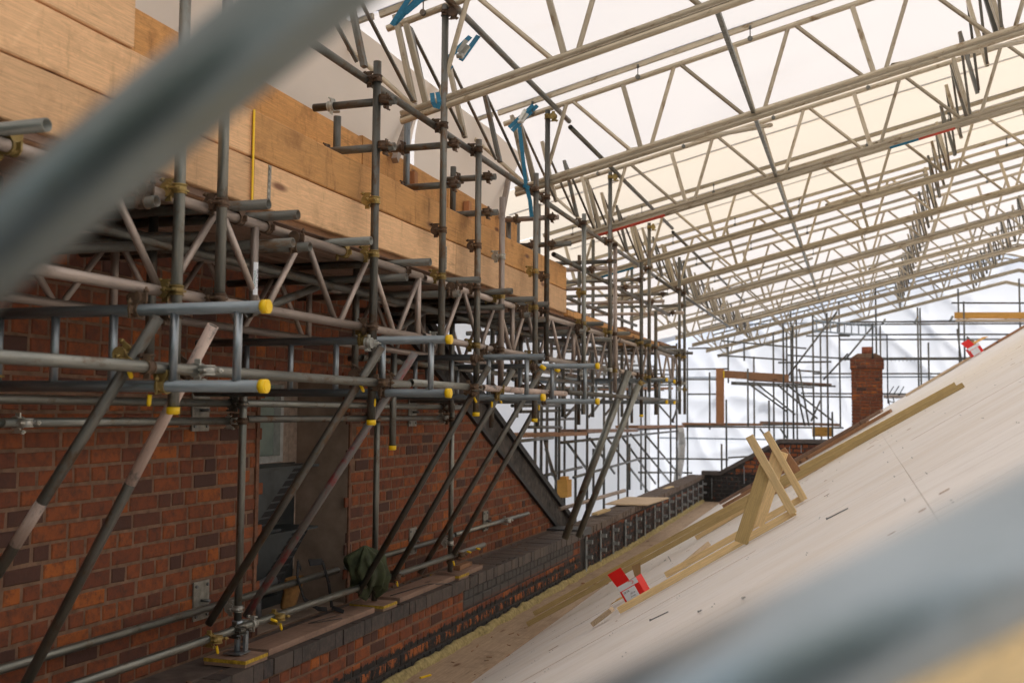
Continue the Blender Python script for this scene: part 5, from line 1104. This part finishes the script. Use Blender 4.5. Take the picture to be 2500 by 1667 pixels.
for i, (x, yt, yb, n_, w_) in enumerate(((2131, 790, 900, 9, .55), (2168, 818, 985, 0, .3))):
    p, q = onY(x, yb, 27.0 if i == 0 else 26.9), onY(x, yt, 27.0 if i == 0 else 26.9)
    t = thing('tv_aerial', p, ['thin aerial mast clamped to the chimney', 'bare aerial mast standing right of the chimney'][i], 'aerial')
    MB().tube(p, (p.x, p.y, q.z), .016, 8, hollow=False).b('mast', 'wirecol', t)
    m = MB(); z = q.z-.02 if i == 0 else q.z-.6
    x0_, x1_ = (-.6, .1) if i == 0 else (0, .7); m.tube((p.x+x0_, p.y, z), (p.x+x1_, p.y, z), .009, 6, hollow=False)
    for k_ in range(9): xx = p.x+x0_+(x1_-x0_)*k_/8; m.tube((xx, p.y-.15, z-.05), (xx, p.y+.05, z+.06), .005, 5, hollow=False)
    m.b('elements', 'wirecol', t)
t = thing('tv_aerial', onY(2180, 960, 26.5), 'small angled aerial rods sticking up at the roof edge beside the chimney', 'aerial'); m = MB()
for x0, y0, x1, y1 in ((2170, 962, 2182, 943), (2182, 962, 2195, 942), (2194, 966, 2207, 943), (2168, 978, 2190, 985), (2166, 960, 2172, 990), (2180, 968, 2184, 988)): m.tube(onY(x0, y0, 26.5), onY(x1, y1, 26.5), .012, 6, hollow=False)
m.b('rods', 'wirecol', t)

# ------------------------------------------------------------------ things on the plywood roof
def dp(X, Y, h=0): return Vector((X, Y, deck(X, Y, h)))
UPN = Vector((-DT, 0, 1)).normalized()
def lat(p, q, w_, h_, mat, label, name='timber_batten', cat='timber', up=UPN, parent=None):
    m = MB(); m.bar(p, q, w_, h_, up)
    rot = (Vector(q)-Vector(p)).to_track_quat('Z', 'Y'); o = m.b(name, mat, parent, rot)
    return tag(o, label, cat) if parent is None else o
bt = [(-3.12, 9.93, .03, .93, 10.9, .03, .045, .05, 'treated'), (-3.18, 10.34, .055, .90, 11.4, .06, .045, .05, 'treated'), (-1.6, 10.75, .03, .80, 11.65, .03, .045, .045, 'pine'), (-.4, 11.6, .03, .45, 12.1, .03, .05, .05, 'treated')]
for i, (x0, y0, h0, x1, y1, h1, w_, hh, mt) in enumerate(bt):
    p = Vector((x0, y0, max(deck(x0, y0, h0), deck(-2.95, y0)+.05+.02*i))); q = dp(x1, y1, h1)
    lat(p, q, w_, hh, mt, ['nearest long greenish batten lying up the plywood slope', 'second long greenish batten lying up the slope', 'third long pale batten in the bundle on the slope', 'farthest long batten in the bundle on the slope'][i])
for i, (x0, y0, x1, y1, h, mt) in enumerate(((-2.1, 17.2, .42, 16.6, .05, 'boarddark'), (-2.2, 17.6, .30, 17.0, .12, 'boardgrey'), (-1.9, 18.1, .1, 17.5, .06, 'boarddark'))):
    lat(dp(x0, y0, h), dp(x1, y1, h), .22, .05, mt, ['lower dark brown board on the slope behind the long battens', 'top dark brown board of the stack behind the long battens', 'rear dark brown board of the stack behind the long battens'][i], 'timber_board')
for i, (x0, x1, Y, mt) in enumerate(((.9, 1.9, 23.6, 'plyoff'), (1.6, 2.4, 23.8, 'plyoff'), (2.5, 4.2, 24.2, 'boarddark'))):
    lat(dp(x0, Y, .03), dp(x1, Y, .05), .3, .05, mt, ['thin pale offcut at the far edge of the plywood roof', 'second pale offcut near the far red box', 'long dark board along the far roof edge at the right'][i], 'timber_board')
# trestle frames
def frame(Y, rail0, rail1, mt_, mb_, gt, gb, wG, label, matG):
    t = thing('timber_trestle', (rail1[0], Y, rail1[1]), label, 'timber trestle')
    lat(Vector((rail0[0], rail0[2] if len(rail0) > 2 else Y, rail0[1])), Vector((rail1[0], Y, rail1[1])), .038, .04, 'pine', None, 'base_rail', parent=t)
    lat(Vector((mb_[0], Y-.04, mb_[1])), Vector((mt_[0], Y-.04, mt_[1])), .036, .045, 'pine', None, 'leaning_batten', up=Y_.cross(Vector((mt_[0]-mb_[0], 0, mt_[1]-mb_[1]))), parent=t)
    lat(Vector((gb[0], Y+.002, gb[1])), Vector((gt[0], Y+.002, gt[1])), .046, wG, matG, None, 'prop', up=Y_.cross(Vector((gt[0]-gb[0], 0, gt[1]-gb[1]))), parent=t)
frame(6.12, (-1.36, deck(-1.36, 6.12, .035)), (-.36, deck(-.36, 6.12, .035)), (-.602, -.12), (-.365, -.545), (-.515, -.29), (-.655, deck(-.655, 6.12, .03)), .075, 'front timber trestle with a wide ribbed green prop, its rail reaching the red box', 'treated')
frame(7.05, (-1.25, deck(-1.25, 7.05, .035)), (-.365, deck(-.365, 7.05, .035)), (-.588, -.112), (-.352, -.54), (-.50, -.235), (-.66, deck(-.66, 7.05, .03)), .10, 'rear timber trestle with a broad pale prop, standing behind the front one', 'pine')
lat(Vector((-.50, 7.16, -.225)), Vector((-.40, 7.16, -.37)), .03, .05, 'boardx', 'short brown timber piece behind the top of the rear trestle', 'timber_offcut')
lat(dp(-1.56, 6.30, .03), dp(-1.44, 6.28, .055), .06, .03, 'plyoff', 'pale wedge of wood under the near corner of the red box', 'timber_offcut')
lat(dp(-1.16, 7.2, .03), dp(-1.0, 7.3, .07), .06, .03, 'plyoff', 'pale wood scrap beside the upper side of the red box', 'timber_offcut')
# screw carton
def carton(c, yaw, s, lb, small=False):
    t = thing('screw_box', c, lb, 'box'); c = Vector(c)
    ez = UPN; ex = Vector((1, 0, DT)).normalized(); ey = ez.cross(ex)
    ca, sa = math.cos(yaw), math.sin(yaw); ax = ex*ca+ey*sa; ay = ez.cross(ax)
    def pt(u, v_, h): return c+ax*u*s+ay*v_*s+ez*h*s
    def panel(pts, th=.03):
        m = MB(); a, b, cc, d = [pt(*p) for p in pts]; n_ = (b-a).cross(d-a).normalized()*th*s*.3
        m.add([a, b, cc, d, a+n_, b+n_, cc+n_, d+n_], [(0, 3, 2, 1), (4, 5, 6, 7), (0, 1, 5, 4), (1, 2, 6, 5), (2, 3, 7, 6), (3, 0, 4, 7)]); return m
    L, W, Hh = .92, .60, .72
    # side facing the camera is -ay
    for nm, pts, mt in (('side', [(0, 0, 0), (L, 0, 0), (L, 0, .5), (0, 0, .5)], 'cardred'), ('side_band', [(0, 0, .5), (L, 0, .5), (L, 0, Hh), (0, 0, Hh)], 'cardwhite'), ('side', [(0, W, 0), (0, 0, 0), (0, 0, Hh), (0, W, Hh)], 'cardred'), ('side', [(L, 0, 0), (L, W, 0), (L, W, Hh), (L, 0, Hh)], 'cardred'),
                        ('side', [(L, W, 0), (0, W, 0), (0, W, Hh), (L, W, Hh)], 'cardbrown'), ('base', [(0, 0, .02), (L, 0, .02), (L, W, .02), (0, W, .02)], 'cardbrown'), ('lid', [(0, 0, Hh), (.62, 0, Hh), (.50, .12, Hh+.60), (-.16, .12, Hh+.60)], 'cardred'), ('flap', [(.62, W, Hh), (L, W, Hh), (L+.1, W+.3, Hh+.38), (.6, W+.3, Hh+.42)], 'cardbrown')):
        panel(pts).b(nm, mt, t)
    panel([(.08, -.012, .03), (.70, -.012, .03), (.70, -.012, .47), (.08, -.012, .47)]).b('label_panel', 'cardwhite', t); lp = bpy.data.objects[[o.name for o in t.children if o.name.startswith('label_panel')][0]]
    if not small:
        o = pt(.39, -.03, .35); text_mesh('CE  UK', .09*s, 'ink', pt(.27, -.035, .38), ax, ez, lp, 'marks')
        text_mesh('5.0 x 100', .06*s, 'ink', pt(.5, -.035, .25), ax, ez, lp, 'marks'); text_mesh('EN 14592', .055*s, 'ink', pt(.45, -.035, .14), ax, ez, lp, 'marks')
        m = MB()
        for k_ in range(9):
            a0_, a1_ = R(-60+k_*17), R(-60+(k_+1)*17); m.bar(pt(.55+.2*math.cos(a0_), -.04, .63+.07*math.sin(a0_)), pt(.55+.2*math.cos(a1_), -.04, .63+.07*math.sin(a1_)), .003, .012*s*1.6, ez)
        m.b('swoosh', 'cardred', t)
    return t
carton(dp(-1.42, 6.60, .02), R(-10), .16, 'open red and white cardboard screw box lying on the plywood in front of the trestles')
a = dp(2.2, 23.4, .03); carton(a, R(10), .27, 'far red and white open box with an orange flap at the roof edge', True)
m = MB(); m.bar(a+Vector((.0, .1, .27)), a+Vector((.26, .2, .42)), .2, .015); tag(m.b('box_flap', 'orangex'), 'orange yellow card flap standing out of the far red box', 'box flap')
# nails and litter
for i, (x, y, x2, y2) in enumerate(((1588, 1513, 1650, 1483), (2019, 1266, 2070, 1240), (1563, 1436, 1556, 1425), (1638, 1369, 1636, 1362), (1622, 1368, 1636, 1360), (1705, 1492, 1716, 1487), (1813, 1459, 1820, 1456))):
    def onD(x, y, h):
        r = px(x, y); k_ = (DC+h+2.95*DT)/(r.z-DT*r.x-DS*r.y); return r*k_
    p, q = onD(x, y, .004), onD(x2, y2, .004 if i < 2 else .02)
    if i in (2, 3): q = p+UPN*.05
    t = thing('nail', p, ['large steel nail lying in the foreground of the plywood below the red box', 'large steel nail lying on the plywood right of the trestles', 'small nail standing by the near timber wedge', 'small nail standing at the upper side of the red box', 'dark nail lying behind the red box', 'small nail lying on the plywood below the box', 'tiny nail lying on the plywood below the front trestle rail'][i], 'nail')
    d = (q-p).normalized(); L = min((q-p).length, .12); q = p+d*L
    m = MB(); m.tube(p, q, .0024, 8, hollow=False); m.b('shank', 'nail', t); m = MB(); m.tube(p-d*.0015, p+d*.0015, .0062 if i < 2 else .004, 10, hollow=False); m.b('head', 'nail', t)
m = MB(); lf = [(-.5, 0), (-.2, .22), (.2, .2), (.5, 0), (.15, -.2), (-.25, -.18)]
c = dp(-1.62, 7.3, .02); ex = Vector((1, 0, DT)).normalized()
m.add([c+ex*u*.16+Y_*v_*.35+UPN*(.02*abs(v_)*3+.004) for u, v_ in lf]+[c+ex*u*.16+Y_*v_*.35+UPN*(.02*abs(v_)*3+.006) for u, v_ in lf], [(0, 1, 2, 3, 4, 5), (11, 10, 9, 8, 7, 6)]+[(i, (i+1) % 6, (i+1) % 6+6, i+6) for i in range(6)]); m.poly([c+ex*.06, c+ex*.14+UPN*.02, c+ex*.2+UPN*.05], .003, 5)
tag(m.b('dry_leaf', 'dead'), 'curled orange dry leaf with a stalk left of the red box', 'leaf')
rr = random.Random(14); lt = []
for i in range(26):
    Y = rr.uniform(6.9, 10.2); X = -3.42+rr.random()*.5; z = gz(Y)+.004; lt.append((X, Y, z))
m = MB()
for X, Y, z in lt:
    a = rr.uniform(0, 6.3); L = rr.uniform(.01, .07); m.bar((X, Y, z), (X+L*math.cos(a), Y+L*math.sin(a)*1.5, z+.003), .006+rr.random()*.008, .004)
m2 = MB()
for i in range(70):
    Y = rr.uniform(4.5, 12); X = rr.uniform(-3.98, -3.6); a = rr.uniform(0, 6.3); L = rr.uniform(.008, .05); zz = -1.563
    m2.bar((X, Y, zz), (X+L*math.cos(a), Y+L*math.sin(a), zz+.006), .006+rr.random()*.02, .008+rr.random()*.012)
o = m2.b('rubble', 'mortar'); o['label'] = 'crumbs of mortar and grit along the brick ledge'; o['category'] = 'rubble'; o['kind'] = 'stuff'
o = m.b('wood_litter', 'boarddark'); o['label'] = 'scattered splinters and dirt on the gutter board'; o['category'] = 'litter'; o['kind'] = 'stuff'
m = MB(); Y = 7.95; z = gz(Y)+.006; m.bar((-3.40, Y, z), (-3.36, Y+.12, z), .02, .012); tag(m.b('plastic_tie', 'yellow'), 'short yellow plastic tie on the gutter near the bottom edge', 'plastic tie')
for i in range(2):
    m = MB(); m.bar((-3.28-.03*i, 7.62-.12*i, gz(7)+.004), (-3.22-.03*i, 7.66-.12*i, gz(7)+.004), .025, .002); tag(m.b('tape_scrap', 'teal'), ('upper' if i == 0 else 'lower')+' scrap of green tape stuck on the gutter board', 'tape')
lat(Vector((-3.35, 12.9, gz(13)+.02)), Vector((-3.0, 13.0, gz(13)+.02)), .06, .02, 'boardx', 'small brown batten lying across the gutter board', 'timber_offcut')

# ------------------------------------------------------------------ blurred guard rails close to the camera
def nearp(x, y, d): return px(x, y)*d
a, b = nearp(-420, 938, .565), nearp(1150, -330, .545)
t = thing('guard_rail', a, 'thick blurred steel guard rail crossing the upper left corner close to the camera', 'guard rail')
tubeobj('tube', a, b, 'handrail', t, n=40)
a, b = nearp(1300, 1925, .385), nearp(2900, 1140, .37)
t = thing('guard_rail', a, 'thick blurred steel guard rail crossing the lower right corner close to the camera', 'guard rail')
tubeobj('tube', a, b, 'handrailpale', t, n=40)
m = MB(); c0, c1 = nearp(1900, 2105, .62), nearp(3000, 1570, .60)
m.bar(c0, c1, .24, .038, (0, -.3, 1)); tag(m.b('toe_board', 'pine'), 'blurred tan board under the guard rail in the bottom right corner', 'board')

# repeats of one kind carry one group phrase
from collections import defaultdict
kinds = defaultdict(list)
for o in bpy.data.objects:
    if o.parent is None and 'category' in o and 'group' not in o and 'kind' not in o: kinds[o.name.split('.')[0]].append(o)
for k_, os_ in kinds.items():
    if len(os_) > 2:
        for o in os_: o['group'] = k_.replace('_', ' ')+'s of the site scaffold and roof'
